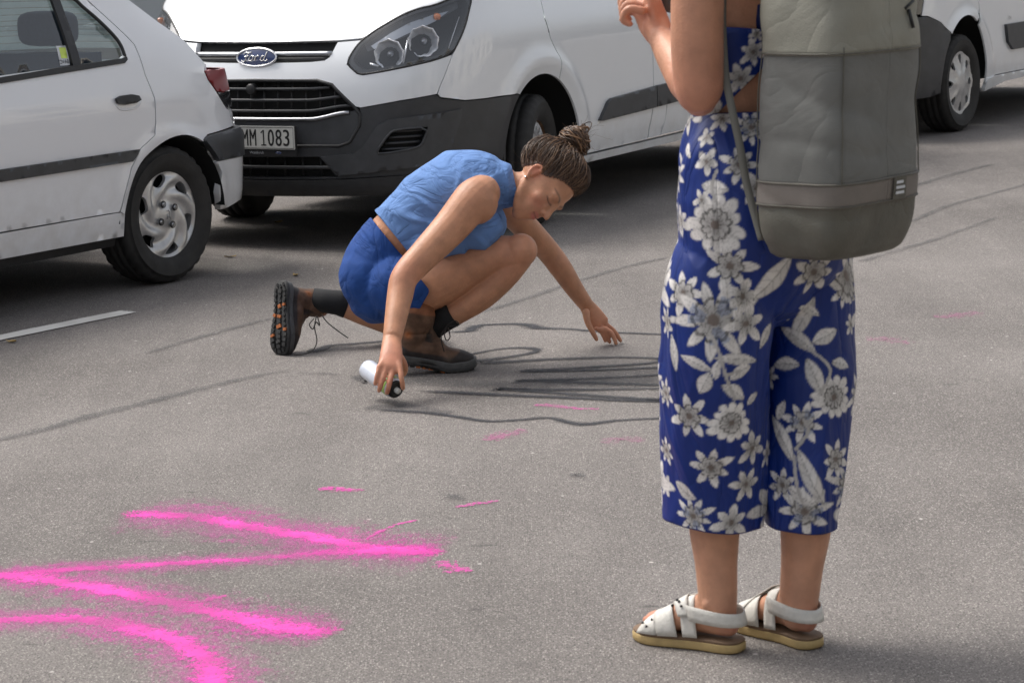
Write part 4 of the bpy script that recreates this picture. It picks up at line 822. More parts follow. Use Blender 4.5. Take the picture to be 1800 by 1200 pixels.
def face_tint(c, col, X, k=1.0):
    """lips, cheeks, lids and brows as skin colour; set out in the head's own front plane"""
    O = np.array(tuple(X(0, 0, 0))); E = [np.array(tuple(X(*v)))-O for v in ((1, 0, 0), (0, 1, 0), (0, 0, 1))]; E = [e/np.dot(e, e) for e in E]
    q = np.stack([(c-O) @ e for e in E], 1); near = (np.abs(q).max(1) < .14); front = near*sstep(q[:, 1], .035, .05)
    def mixc(w, t):
        nonlocal col; w = np.clip(w, 0, 1)[:, None]; col = col*(1-w)+np.array(t)*w
    def spot(a, b, r): return front*np.exp(-((q[:, 0]-a)**2+(q[:, 2]-b)**2)/(r*r))
    for s in (1, -1):
        mixc(.40*spot(s*.042, -.036, .022), (.58, .20, .15)); mixc(.5*gauss(c, X(s*.075, -.01, -.005), .024*k), (.62, .17, .11))
        mixc(.45*spot(s*.030, .008, .012), (.36, .17, .11)); mixc(.3*spot(s*.028, -.012, .010), (.40, .19, .13))
        for t in np.linspace(0, 1, 12): mixc(.55*spot(s*(.013+.036*t), .0205+.007*math.sin(2.4*t), .0034*(1.1-.4*t)), (.07, .038, .024))
        for t in np.linspace(0, 1, 12): mixc(.75*spot(s*(.017+.029*t), -.0045-.0035*math.sin(3.0*t), .0022), (.04, .024, .02))
    for t in np.linspace(-1, 1, 13):
        mixc(.40*spot(.020*t, -.0540+.001*abs(t), .0050), (.48, .14, .12)); mixc(.42*spot(.018*t, -.0675+.003*t*t, .0056), (.50, .15, .13)); mixc(.75*spot(.022*t, -.0607+.0015*t*t, .0022), (.10, .028, .026))
    return col

def boundary_loops(ob):
    """open edges of a garment as ordered point loops"""
    bm = bmesh.new(); bm.from_mesh(ob.data); nb = {}
    for e in bm.edges:
        if len(e.link_faces) == 1: a, b = e.verts[0].index, e.verts[1].index; nb.setdefault(a, []).append(b); nb.setdefault(b, []).append(a)
    co = [v.co.copy() for v in bm.verts]; bm.free(); seen = set(); out = []
    for s0 in nb:
        if s0 in seen: continue
        l = [s0]; seen.add(s0); cur = s0
        while True:
            nx = [q for q in nb[cur] if q not in seen]
            if not nx: break
            cur = nx[0]; seen.add(cur); l.append(cur)
        if len(l) > 30: out.append([co[i] for i in l])
    return out
def hem(ob, r, m, own, name='hem', inset=None):
    for l in boundary_loops(ob):
        p = np.array([tuple(q) for q in l]); k = 9; p = sum(np.roll(p, i-k//2, 0) for i in range(k))/k; p = p[::3]
        if len(p) > 8: V, F = tube(p, r, 6, closed=True); own(mesh_obj(name, V, F, m))
# ---------------------------------------------------------------- the crouching woman
def build_artist():
    root = tag(empty('person', G(760, 640)), 'woman in light blue sleeveless top and blue shorts crouching and spraying paint', 'person')
    inv = Matrix.Translation(-Vector(root.location))
    def own(o, p=None):
        o.parent = p or root
        if p is None or p is root: o.matrix_parent_inverse = inv
        return o
    sh_r, el_r, wr_r = P(832, 352, 7.98), P(712, 486, 7.86), P(689, 598, 7.73)
    sh_l, el_l, wr_l = P(880, 352, 8.33), P(962, 440, 8.52), P(1032, 538, 8.60)
    hip_r, kn_r, an_r = P(690, 503, 8.20), P(906, 446, 8.12), P(760, 574, 8.22)
    hip_l, kn_l, an_l = P(690, 480, 8.46), P(745, 580, 8.80), P(562, 529, 8.735)
    lat = (sh_r-sh_l).normalized(); latp = (IT*.97-IR*.15).normalized()
    T = [(P(668, 515, 8.32), .10, .150, -1), (P(668, 468, 8.33), .118, .165, -1), (P(712, 412, 8.28), .112, .135, -1), (P(765, 365, 8.22), .128, .145, -1), (P(812, 337, 8.18), .132, .155, -1), (P(853, 325, 8.16), .108, .150, -1), (P(880, 322, 8.15), .07, .10, -1)]
    def trunk(g=0., a=0, b=7): return rings([(c, rl+g, rs+g, (lat*t+latp*(1-t))) for (c, rs, rl, _), t in [(T[i], i/6) for i in range(a, b)]], 5, 28)
    hd = P(954, 324, 8.13); hu = (IR*.915+IU*.40).normalized(); hf0 = (IR*.40-IU*.915).normalized(); q = Matrix.Rotation(math.radians(26), 3, hu); hf = (q @ hf0).normalized(); hr = hf.cross(hu).normalized()
    if hr.dot(IT) < 0: hr = -hr
    if hf.dot(IT) < 0: q = Matrix.Rotation(math.radians(-26), 3, hu); hf = (q @ hf0).normalized(); hr = hf.cross(hu).normalized()
    hp, X = head_parts(hd, hr, hf, hu, 1.13)
    body = [trunk()]+hp
    body.append(rings([(P(866, 330, 8.16), .062, .062), (P(893, 332, 8.15), .056, .056), (P(925, 330, 8.14), .055, .055)], 5, 18))
    # arms
    body.append(rings([(P(852, 338, 8.02), .058, .062), (sh_r, .070, .068), (P(790, 402, 7.95), .060, .060), (P(745, 449, 7.90), .051, .051), (el_r, .045, .047), (P(703, 520, 7.83), .043, .043), (P(696, 558, 7.78), .037, .036), (wr_r, .031, .027, IR)], 6, 20))
    body.append(ball(P(836, 355, 7.99), .076))
    body.append(rings([(sh_l, .056, .056), (P(920, 395, 8.42), .047, .047), (el_l, .042, .042), (P(985, 470, 8.54), .042, .040), (P(1010, 508, 8.57), .034, .033), (wr_l, .029, .025, IR)], 6, 20))
    # legs
    body.append(rings([(hip_r, .095, .10), (P(752, 500, 8.18), .086, .092), (P(830, 463, 8.15), .070, .074), (P(875, 447, 8.13), .060, .062), (kn_r, .058, .060), (P(916, 441, 8.12), .052, .054)], 6, 22))
    body.append(ball(P(915, 440, 8.11), .058))
    body.append(rings([(P(910, 452, 8.12), .050, .052), (P(886, 484, 8.14), .046, .050), (P(846, 519, 8.17), .048, .052), (P(800, 550, 8.20), .041, .043), (an_r, .036, .038), (P(752, 600, 8.23), .034, .036)], 6, 20))
    body.append(rings([(hip_l, .09, .09), (P(715, 530, 8.6), .075, .075), (kn_l, .058, .058)], 5, 18))
    body.append(rings([(kn_l, .055, .055), (P(690, 562, 8.77), .056, .058), (P(640, 546, 8.745), .051, .053), (P(600, 535, 8.73), .042, .043), (an_l, .034, .034)], 6, 18))
    # right hand: holds the can; back of the hand up and to the viewer
    ca = (IR*.60-IU*.40+IT*.69).normalized()                       # can axis, bottom to nozzle
    cc = P(672, 667, 7.70)                                         # can middle
    wr = wr_r; pc = P(687, 630, 7.66)
    body.append(rings([(P(691, 585, 7.75), .028, .024, IR), (wr, .031, .025, IR), (P(688, 620, 7.68), .036, .020, IR), (P(686, 642, 7.65), .040, .017, IR), (P(684, 650, 7.645), .036, .013, IR)], 5, 18))
    down = (-IU*.96+IR*.02-IT*.02); fr = []
    for i, (px, py, tip, L) in enumerate(((703, 645, (709, 683), (.036, .022, .018)), (690, 653, (681, 690), (.036, .024, .018)), (677, 652, (667, 686), (.033, .022, .017)), (666, 646, (659, 677), (.027, .018, .015)))):
        b = P(px, py, 7.638); e = P(*tip, 7.632); d = (e-b).normalized()
        out = IT*.50
        f_, pts = finger(b, (d+out*.75, d-IT*.15, d-IT*.85-IR*.10), L, .0098 if i < 3 else .0088, .0078 if i < 3 else .0068); body.append(f_); fr.append(pts)
        body.append(rings([(P(688, 615, 7.68), .012, .012), (b, .0105, .0105)], 4, 10))
    body.append(finger(P(704, 628, 7.69), (IR*.3-IU*.6-IT*.5, -IU*.8-IT*.6, -IU*.6-IR*.5), (.034, .028, .022), .0125, .0085)[0])       # thumb behind the can
    # left hand: fingertips on the road
    gi = G(1091, 603); gm = G(1072, 599, .004)
    body.append(rings([(wr_l, .028, .022, IR), (P(1042, 552, 8.60), .034, .019, IR+IU*.5), (P(1055, 570, 8.60), .037, .015, IR+IU*.6)], 5, 16))
    for b, e, r, bend in ((P(1066, 571, 8.60), gi+Vector((0, 0, .008)), .0092, .005), (P(1061, 577, 8.58), G(1083, 604, .007), .0092, .010), (P(1054, 579, 8.575), G(1072, 602, .008), .0085, .010), (P(1048, 577, 8.57), G(1064, 600, .012), .0075, .006)):
        m1 = b.lerp(e, .42)+IU*bend+IR*bend*.6; m2 = b.lerp(e, .76)+IU*bend*.6+IR*bend*.4
        body.append(rings([(b, r+.0015, r+.0015), (m1, r, r), (m2, r*.95, r*.95), (e, r*.82, r*.82)], 4, 12))
    body.append(rings([(P(1030, 548, 8.56), .015, .015), (P(1033, 566, 8.55), .012, .012), (P(1042, 584, 8.55), .0098, .0098), (P(1049, 597, 8.56), .0080, .0080)], 4, 12))
    o = own(organic('body', body, 'skin', voxel=.0038, smooth=7))
    # sculpt the eye hollows and mouth corners, then tint
    c = coords(o); n = normals(o)
    for s in (1, -1):
        c -= n*(.0050*gauss(c, X(s*.018, .088, .006), .009)+.0035*gauss(c, X(s*.034, .086, -.016), .010)+.003*gauss(c, X(s*.026, .094, -.060), .006))[:, None]
    c -= n*(.0022*gauss(c, X(0, .104, -.0605), .006))[:, None]
    set_coords(o, c)
    col = np.tile(SKIN, (len(c), 1)); k = vnoise(c*23)[:, None]; col = col*(1+.05*k)
    def blush(p, r, a, t=(.56, .21, .14)):
        nonlocal col; w = (a*gauss(c, p, r))[:, None]; col = col*(1-w)+np.array(t)*w
    blush(kn_r, .09, .25); blush(el_r, .06, .45); blush(pc, .07, .55, (.58, .22, .15)); blush(P(1065, 585, 8.6), .07, .35); blush(sh_r, .07, .12); blush(P(680, 680, 7.62), .04, .5, (.55, .19, .13))
    for p in (P(838, 333, 7.93), P(772, 420, 7.86), P(902, 452, 8.05)): blush(p, .0045, .75, (.16, .07, .04))
    col = face_tint(c, col, X, 1.13)
    for pts in fr: col = col*(1-(w_ := (.55*gauss(c, pts[-1]+IT*.004, .0055))[:, None]))+np.array([.62, .36, .30])*w_
    set_tint(o, np.clip(col, 0, 1))
    # ---- sleeveless top: trunk shell with breast volume, cut at the hem, collar round the neck
    tp = [trunk(.010, 1, 7), ball(P(838, 398, 8.10), (.085, .085, .078)), ball(P(850, 392, 8.24), (.08, .08, .075)), ball(P(795, 405, 8.14), (.10, .11, .085)), ball(P(760, 420, 8.20), (.10, .12, .085)), ball(P(838, 330, 8.05), (.07, .06, .055)), ball(P(870, 322, 8.27), (.07, .06, .055)),
          rings([(P(850, 330, 8.16), .085, .085), (P(880, 327, 8.15), .074, .078), (P(903, 329, 8.145), .063, .066)], 5, 24),
          rings([(P(690, 432, 8.29), .150, .126, latp), (P(722, 408, 8.27), .150, .126, latp), (P(770, 378, 8.22), .156, .134, lat)], 5, 28)]
    t = own(organic('top', tp, 'top_cotton', voxel=.005, smooth=16))
    def cut(ob, co, no):
        bm = bmesh.new(); bm.from_mesh(ob.data); bmesh.ops.bisect_plane(bm, geom=bm.verts[:]+bm.edges[:]+bm.faces[:], plane_co=co, plane_no=no, clear_outer=True); bm.to_mesh(ob.data); bm.free()
    hn = (-IR*.77-IU*.63).normalized(); cut(t, P(666, 378, 8.2), hn)
    na = (hd-P(880, 325, 8.15)).normalized(); cut(t, P(905, 329, 8.145), (IR*.98+IU*.16).normalized())
    c = coords(t); n = normals(t); rel = c-np.array(tuple(P(790, 370, 8.1))); a1 = rel @ np.array(tuple((IR*.75-IU*.65).normalized())); a2 = rel @ np.array(tuple((IR*.65+IU*.75).normalized()))
    w = np.stack([a1, a2, rel @ np.array(tuple(IT))], 1)
    ap = np.array(tuple(P(803, 388, 8.0))); ra = c-ap; ix, iy = ra @ np.array(tuple(IR)), ra @ np.array(tuple(IU)); rr = np.hypot(ix, iy); aa = np.arctan2(iy, ix)
    def ridge(x): return (1-np.abs(np.sin(x)))**1.6
    nz = vnoise(w*np.array([7, 13, 9]), 3)
    fold = .0130*ridge(aa*5.5+1.2*nz+2.0*rr*3)*np.exp(-((rr-.12)/.075)**2)*(.5+.5*nz)+.0065*ridge(w[:, 1]*24+1.9*vnoise(w*np.array([6, 5, 6]), 8))*(.35+.65*sstep(nz, -.2, .5))+.0016*vnoise(w*np.array([20, 70, 26]), 5)-.002
    fold = fold+.0045*ridge((c @ np.array(tuple(IR)))*95+1.2*nz)*gauss(c, P(893, 330, 8.1), .055)
    set_coords(t, c+n*fold[:, None])
    hem(t, .0026, 'top_cotton', own); so_ = t.modifiers.new('cloth', 'SOLIDIFY'); so_.thickness = .003; so_.offset = 1; bake(t)
    # collar rim and arm binding
    V, F = tube([P(905, 329, 8.145)+(IU*math.cos(a)+IT*math.sin(a))*.0665 for a in np.linspace(0, 2*math.pi, 36, endpoint=False)], .0035, 6, closed=True)
    from mathutils.bvhtree import BVHTree
    def tree(ob): return BVHTree.FromPolygons([v.co for v in ob.data.vertices], [tuple(p.vertices) for p in ob.data.polygons])
    ax = (P(745, 447, 7.90)-P(852, 338, 8.02)).normalized(); e1 = ax.orthogonal().normalized(); e2 = ax.cross(e1); bins = {}
    for a, b in tree(t).overlap(tree(o)):
        p = t.data.polygons[a].center; d = p-P(838, 352, 7.99)
        if d.length < .15 and d.dot(IT) > -.13 and (p-P(900, 330, 8.1)).length > .085:
            q = d-ax*d.dot(ax); bins.setdefault(int((math.atan2(q.dot(e2), q.dot(e1))+math.pi)/(2*math.pi)*30) % 30, []).append(p.copy())
    ring_ = []
    for k in sorted(bins):
        l = sorted(bins[k], key=lambda p: (p-P(838, 352, 7.99)).dot(IT)); ring_.append(sum(l, Vector())/len(l))
    if len(ring_) > 12:
        pr = np.array([tuple(p) for p in ring_]); pr = (np.roll(pr, 1, 0)+2*pr+np.roll(pr, -1, 0))/4; V, F = tube(catmull(pr, 3, True), .0034, 6, closed=True); own(mesh_obj('arm_binding', V, F, 'top_cotton'))
    # ---- shorts
    sp = [rings([(P(725, 398, 8.27), .140, .114, latp), (P(695, 432, 8.30), .152, .124, latp), (P(670, 472, 8.32), .172, .132, latp), (P(672, 520, 8.32), .165, .118, latp)], 6, 28), ball(P(652, 488, 8.26), (.108, .12, .115)), ball(P(655, 488, 8.38), (.108, .11, .112)), ball(P(672, 520, 8.24), (.09, .09, .088)),
          rings([(hip_r, .108, .112), (P(735, 505, 8.185), .104, .106), (P(775, 492, 8.17), .096, .099), (P(800, 484, 8.16), .094, .097)], 6, 24), rings([(hip_l, .10, .10), (P(712, 528, 8.58), .088, .088)], 5, 20)]
    s = own(organic('shorts', sp, 'shorts_cotton', voxel=.005, smooth=22))
    cut(s, P(768, 492, 8.17), (IR*.85-IU*.52).normalized()); cut(s, P(658, 392, 8.2), -hn)
    c = coords(s); n = normals(s); rel = c-np.array(tuple(P(690, 490, 8.1))); w = np.stack([rel @ np.array(tuple(IR)), rel @ np.array(tuple(IU)), rel @ np.array(tuple(IT))], 1)
    ang = np.arctan2(w[:, 1]+.12, w[:, 0]-.16); rad = np.hypot(w[:, 1]+.12, w[:, 0]-.16)
    nz = vnoise(w*np.array([8, 8, 8]), 2)
    fold = .0085*ridge(ang*6+1.0*nz)*np.exp(-((rad-.15)/.07)**2)*(.5+.5*nz)+.0048*ridge(w[:, 0]*17-w[:, 1]*9+1.8*nz)*sstep(nz, -.3, .6)+.0010*vnoise(w*40, 4)
    wb = (c-np.array(tuple(P(658, 392, 8.2)))) @ np.array(tuple(hn)); fold = fold*sstep(wb, .045, .06)+.0025*(1-sstep(wb, .044, .050))
    set_coords(s, c+n*fold[:, None]); hem(s, .0030, 'shorts_cotton', own); so_ = s.modifiers.new('cloth', 'SOLIDIFY'); so_.thickness = .003; so_.offset = 1; bake(s)
    return root, own, X, (hd, hr, hf, hu), dict(ca=ca, cc=cc, an_r=an_r, an_l=an_l, kn_r=kn_r)
ART = build_artist()
# ---------------------------------------------------------------- hair, boots, socks, laces of the crouching woman; spray can
def hair(name, X, axes, k, bun, parent, own, n_str=3800, seed=3, dark=(.048, .025, .015), light=(.24, .138, .075)):
    hd, hr, hf, hu = axes; rg = np.random.default_rng(seed); sc = np.array([0, -.012, .030]); er = np.array([.0745, .0945, .0845])
    def zl(y): return np.interp(y, [-1, -.75, -.5, -.25, -.08, .05, .18, .35, .6, .85, 1], [-.95, -.88, -.72, -.42, -.16, -.10, -.34, -.16, .24, .48, .53])
    parts = []; cols = []
    # scalp cap
    V = []; F = []; m, sg = 44, 88
    for i in range(m+1):
        th = math.pi*i/m
        for j in range(sg):
            ph = 2*math.pi*j/sg; d = np.array([math.sin(th)*math.cos(ph), math.sin(th)*math.sin(ph), math.cos(th)])
            g = d[2]-zl(d[1]); lift = 1.0+.045*min(1, max(0, g/.15))
            V.append(X(*(sc+er*d*lift)))
    for i in range(m):
        for j in range(sg):
            th = math.pi*(i+.5)/m; ph = 2*math.pi*(j+.5)/sg
            if math.cos(th)-zl(math.sin(th)*math.sin(ph)) > .05: F.append((i*sg+j, (i+1)*sg+j, (i+1)*sg+(j+1) % sg, i*sg+(j+1) % sg))
    parts.append((V, F)); cols += [np.array(dark)*1.3]*len(V)
    bd = np.array(bun)-sc; bd = bd/er; bd /= np.linalg.norm(bd)
    def strand(pts, r, c):
        v, f = tube(pts, r, 4, caps=False); parts.append((v, f)); cols.extend([c]*len(v))
    def colr(): t = rg.random()**2.2; return (np.array(dark)*(1-t)+np.array(light)*t)*(.75+.5*rg.random())
    cnt = 0
    while cnt < n_str:
        d = rg.normal(size=3); d /= np.linalg.norm(d); g = d[2]-zl(d[1])
        if g < 0: continue
        edge = g < .12
        if not edge and rg.random() < .35: continue
        cnt += 1; om = math.acos(np.clip(d @ bd, -1, 1)); pts = []; ph = rg.random()*6.28; am = rg.normal()*.010; lf = .010+.022*rg.random()**1.5+(.006*rg.random() if edge else 0); nn = 11
        wv = np.cross(d, bd); wv = wv/(np.linalg.norm(wv)+1e-6)
        for q in range(nn):
            t = q/(nn-1); e = (math.sin((1-t)*om)*d+math.sin(t*om)*bd)/max(math.sin(om), 1e-3); e = e/np.linalg.norm(e)
            li = 1.004+lf/.085*(math.sin(math.pi*min(1, t*1.02))**.85)*.9+.03*min(1, t*4)
            p = sc+er*e*li+wv*(am*math.sin(t*5.5+ph)+.004*math.sin(t*13+ph*2))
            pts.append(X(*p))
        strand(pts, [(.0008+.0006*rg.random())*k*(.55+.45*math.sin(math.pi*(.15+.7*q/(nn-1)))) for q in range(nn)], colr())
    for _ in range(46):                                             # loose hairs
        d = rg.normal(size=3); d /= np.linalg.norm(d)
        if d[2]-zl(d[1]) < 0: continue
        p = sc+er*d*1.08; q = d*.5+rg.normal(size=3)*.6; q /= np.linalg.norm(q); w2 = rg.normal(size=3)*.03; L = .015+.035*rg.random()
        strand([X(*(p+q*L*t+w2*t*t*.8+np.array([math.sin(t*7+L*300), math.cos(t*6+L*200), math.sin(t*5)])*.004*t)) for t in np.linspace(0, 1, 8)], .0003*k, colr())
    if bun is not None and abs(bun[2]) > .12:
        b0 = np.array(bun); bdir = b0/np.linalg.norm(b0)
        a = np.cross(bdir, [1, 0, 0]); a /= np.linalg.norm(a); b = np.cross(bdir, a)
        for q in range(260):
            rr = .018+.026*rg.random(); hgt = rg.normal()*.015; tilt = rg.normal(size=2)*.45; ph = rg.random()*6.28; arcn = 3.0+3*rg.random(); pts = []
            for t in np.linspace(0, 1, 13):
                an = ph+arcn*t; h = hgt+rr*(tilt[0]*math.cos(an)+tilt[1]*math.sin(an)); rad = math.sqrt(max(.0002, 1-min(.9, (h/.045)**2)))*rr*1.15*(1+.08*math.sin(5*an+ph))
                pts.append(X(*(b0+a*rad*math.cos(an)+b*rad*math.sin(an)*1.05+bdir*h)))
            strand(pts, [(.0019+.0012*rg.random())*k*(.35+.65*math.sin(math.pi*(.08+.84*t))) for t in np.linspace(0, 1, 13)], colr())
        v, f = ball(X(*b0), .034*k); parts.append((v, f)); cols += [np.array(dark)]*len(v)
        for _ in range(45):
            q = rg.normal(size=3); q /= np.linalg.norm(q); q = q*.6+bdir*.6; p = b0+q*.03; w2 = rg.normal(size=3)*.03; L = .012+.03*rg.random()
            strand([X(*(p+q*L*t+w2*t*t*.8+np.array([math.sin(t*7+L*300), math.cos(t*6+L*200), math.sin(t*5)])*.004*t)) for t in np.linspace(0, 1, 8)], .0003*k, colr())
    V, F = join(parts); o = own(mesh_obj(name, V, F, 'hair')); set_tint(o, np.array(cols)); return o
def boot(fr, bend, own, label):
    """hiking boot: fr maps local (x toe, y side, z up) to the world; bend lifts the heel about the ball"""
    xb = .205
    def M(p):
        x, y, z = p
        if bend:
            t = float(sstep(xb-x, 0, .05))*bend; dx, dz = x-xb, z
            x, z = xb+dx*math.cos(t)+dz*math.sin(t), -dx*math.sin(t)+dz*math.cos(t)
        return fr(x, y, z)
    root = own(empty('boot')); root['label'] = label
    def put(o): o.parent = root; return o
    up = [rings([((.050, 0, .05), .045, .036, (1, 0, 0)), ((.058, 0, .10), .052, .040, (1, 0, 0)), ((.060, 0, .150), .060, .047, (1, 0, 0)), ((.060, 0, .182), .062, .050, (1, 0, 0))], 5, 20),
          rings([((.030, 0, .045), .036, .034, (0, 1, 0)), ((.09, 0, .058), .037, .046, (0, 1, 0)), ((.145, 0, .056), .041, .048, (0, 1, 0)), ((.20, 0, .046), .047, .038, (0, 1, 0)), ((.245, 0, .040), .047, .031, (0, 1, 0)), ((.272, 0, .036), .038, .025, (0, 1, 0))], 5, 20),
          rings([((.085, 0, .13), .022, .03, (0, 1, 0)), ((.115, 0, .105), .026, .026, (0, 1, 0)), ((.15, 0, .085), .026, .02, (0, 1, 0))], 5, 14)]
    o = organic('boot_upper', up, 'boot_leather', voxel=.004, smooth=7); c = coords(o)
    brown = np.array([.105, .058, .036]); col = np.tile(brown, (len(c), 1))*(1+.25*vnoise(c*90)[:, None])
    def mixc(w, t): nonlocal col; w = np.clip(w, 0, 1)[:, None]; col = col*(1-w)+np.array(t)*w
    rub = sstep(.052+.025*sstep(c[:, 0], .20, .26)+.02*sstep(.05-c[:, 0], 0, .05)-c[:, 2], -.004, .004); mixc(rub*.9, (.022, .022, .024))
    mixc(.9*np.exp(-((c[:, 0]-(.10+.35*(.12-c[:, 2])))/.016)**2)*(c[:, 2] > .075)*(abs(c[:, 1]) < .028), (.02, .018, .017)); mixc(.8*sstep(c[:, 2], .176, .184), (.24, .09, .04))
    mixc(.7*gauss(c, (.03, -.035, .105), .014), (.35, .11, .03)); mixc(.5*gauss(c, (.19, -.045, .05), .02), (.10, .07, .05))
    c = c+normals(o)*(.0025*vnoise(c*75)-.004*np.exp(-((c[:, 2]-.105-.02*vnoise(c*20))/.006)**2)*(c[:, 0] > .03))[:, None]
    set_tint(o, np.clip(col, 0, 1)); set_coords(o, np.array([tuple(M(p)) for p in c])); put(o)
    prof = catmull([(-.012, 0), (-.004, .026), (.03, .037), (.09, .034), (.15, .040), (.205, .051), (.25, .049), (.285, .034), (.300, 0), (.285, -.034), (.25, -.049), (.205, -.051), (.15, -.040), (.09, -.034), (.03, -.037), (-.004, -.026)], 4, True)
    def slab(name, z0, z1, m, g):
        n = len(prof); V = []; F = []
        ce = np.array([.145, 0])
        for z, s in ((z0, .985), (z0+.003, 1.0), (z1-.002, 1.0), (z1, .985)):
            for p in prof: q = ce+(p-ce)*(s+g); V.append(M((q[0], q[1], z+.012*float(sstep(q[0], .25, .31))+(.006*math.exp(-((q[0]-.115)/.035)**2) if z == z0 else 0))))
        for r in range(3):
            for i in range(n): F.append((r*n+i, r*n+(i+1) % n, (r+1)*n+(i+1) % n, (r+1)*n+i))
        F.append(tuple(range(n))[::-1]); F.append(tuple(3*n+i for i in range(n)))
        return put(mesh_obj(name, V, F, m))
    slab('midsole', .014, .034, 'sole_grey', .0); so_ = slab('outsole', .003, .016, 'sole_rubber', .012)
    lug = 0
    for x in np.arange(.005, .285, .021):
        hw = float(np.interp(x, [0, .03, .09, .15, .205, .25, .285], [.02, .035, .031, .037, .048, .044, .026]))
        for y, w in ((-hw*.74, hw*.42), (hw*.74, hw*.42), (0, hw*.55)):
            mid = abs(y) < .01; org = (.075 < x < .135)
            V, F = box((x+(.006 if mid else 0), y, .001), (.013*random.uniform(.8, 1.2), w*random.uniform(.75, 1.05), .007), Matrix.Rotation(random.uniform(-.5, .5), 3, 'Z'))
            V = [M((p[0], p[1], p[2]+.012*float(sstep(p[0], .25, .31)))) for p in V]; mesh_obj('lug', V, F, 'sole_orange' if (org and random.random() < .75) or (.17 < x < .22 and random.random() < .3) else 'sole_rubber', so_, False)
    for i in range(6):                                             # crossed laces
        t = i/5; x = .165-.085*t; z = .084+.065*t
        for s in (1, -1):
            V, F = tube([M((x, s*.020, z-.006)), M((x-.006, 0, z+.006)), M((x-.016, -s*.020, z+.007))], .0022, 6); put(mesh_obj('lace', V, F, 'lace'))
    return root, M, put
def build_details():
    root, own, X, axes, J = ART; hd, hr, hf, hu = axes
    hair('hair', X, axes, 1.13, (0, -.090, .140), root, own)
    # right boot: planted on the ball, heel a little raised
    o0 = G(790, 652); ex = (G(826, 647)-G(716, 656)).normalized(); ey = Vector((0, 0, 1)).cross(ex)
    fr = lambda x, y, z: o0+ex*(x-.205)+ey*y+Vector((0, 0, z))
    r1, M1, put1 = boot(fr, math.radians(13), own, 'muddy brown hiking boot planted under the raised knee')
    # left boot: standing on its toe, sole to the left
    tz = G(489, 625); fx = (-IU*.95-IR*.02+IT*.12).normalized(); zu = (IR*.70-IT*.70+IU*.05); zu = (zu-fx*zu.dot(fx)).normalized(); fy = zu.cross(fx)
    fr2 = lambda x, y, z: tz+Vector((0, 0, .012))+fx*(x-.288)*.86+fy*y+zu*z
    r2, M2, put2 = boot(fr2, 0, own, 'brown hiking boot on its toe showing an orange patched sole')
    # socks
    V, F = tube([P(752, 583, 8.225), P(765, 570, 8.22), P(782, 558, 8.21), P(797, 549, 8.20)], [.044, .0455, .047, .048], 20); own(mesh_obj('sock', V, F, 'sock_knit'))
    V, F = tube([P(550, 526, 8.73), P(578, 530, 8.73), P(595, 532, 8.727), P(609, 536, 8.732)], [.041, .043, .0455, .048], 20); own(mesh_obj('sock', V, F, 'sock_knit'))
    def lace(put, pts, r=.0021): V, F = tube(catmull([P(*p) for p in pts], 6), r, 6); put(mesh_obj('lace', V, F, 'lace'))
    lace(put2, [(556, 556, 8.60), (553, 575, 8.59), (557, 598, 8.58), (551, 614, 8.57), (536, 622, 8.58), (517, 624, 8.58)]); lace(put2, [(566, 554, 8.61), (575, 566, 8.60), (592, 580, 8.59), (612, 594, 8.58)]); lace(put2, [(552, 560, 8.60), (544, 570, 8.59), (550, 578, 8.59), (556, 566, 8.60), (562, 572, 8.60), (558, 556, 8.60)])
    lace(put1, [(786, 572, 8.14), (798, 564, 8.13), (806, 568, 8.13), (803, 573, 8.13), (788, 572, 8.14)]); lace(put1, [(786, 573, 8.14), (781, 586, 8.12), (785, 598, 8.11), (791, 592, 8.11), (788, 576, 8.13)]); lace(put1, [(785, 574, 8.14), (776, 588, 8.12), (777, 604, 8.12), (781, 618, 8.13)])
    V, F = lathe([(.0001, .002), (.004, 0), (.0001, -.002)], 8); e = own(mesh_obj('earring', V, F, 'chrome')); e.location = Vector(X(.079, -.002, -.040))-Vector(root.location)*0; e.parent = root; e.matrix_parent_inverse = Matrix.Translation(-Vector(root.location))
    # spray can
    ca, cc = J['ca'], J['cc']; can = empty('spray_can'); can.location = cc; can.rotation_mode = 'QUATERNION'; can.rotation_quaternion = ca.to_track_quat('Z', 'Y')
    tag(can, 'white spray can with black collar held in the crouching woman\'s right hand', 'spray can')
    mesh_obj('can_body', *lathe([(.0001, -.078), (.016, -.082), (.026, -.088), (.030, -.087), (.0325, -.078), (.0325, .058)], 32, 'z'), 'can_white', can)
    mesh_obj('label_band', *lathe([(.0328, .030), (.0331, .031), (.0331, .057), (.0328, .058)], 32, 'z'), 'can_green', can)
    mesh_obj('shoulder_ring', *lathe([(.0325, .058), (.0318, .064), (.029, .068), (.0275, .069)], 32, 'z'), 'can_white', can)
    mesh_obj('collar', *lathe([(.0285, .067), (.0285, .078), (.0265, .080), (.020, .081), (.017, .078), (.0001, .078)], 32, 'z'), 'ink', can)
    mesh_obj('nozzle', *lathe([(.0095, .078), (.0095, .090), (.0080, .093), (.0001, .0935)], 20, 'z'), 'plate_white', can)
mat('can_white', (.62, .66, .74), .25, coat=.4, var=.05, vscale=60); mat('can_green', (.30, .52, .12), .35, coat=.3)
build_details()
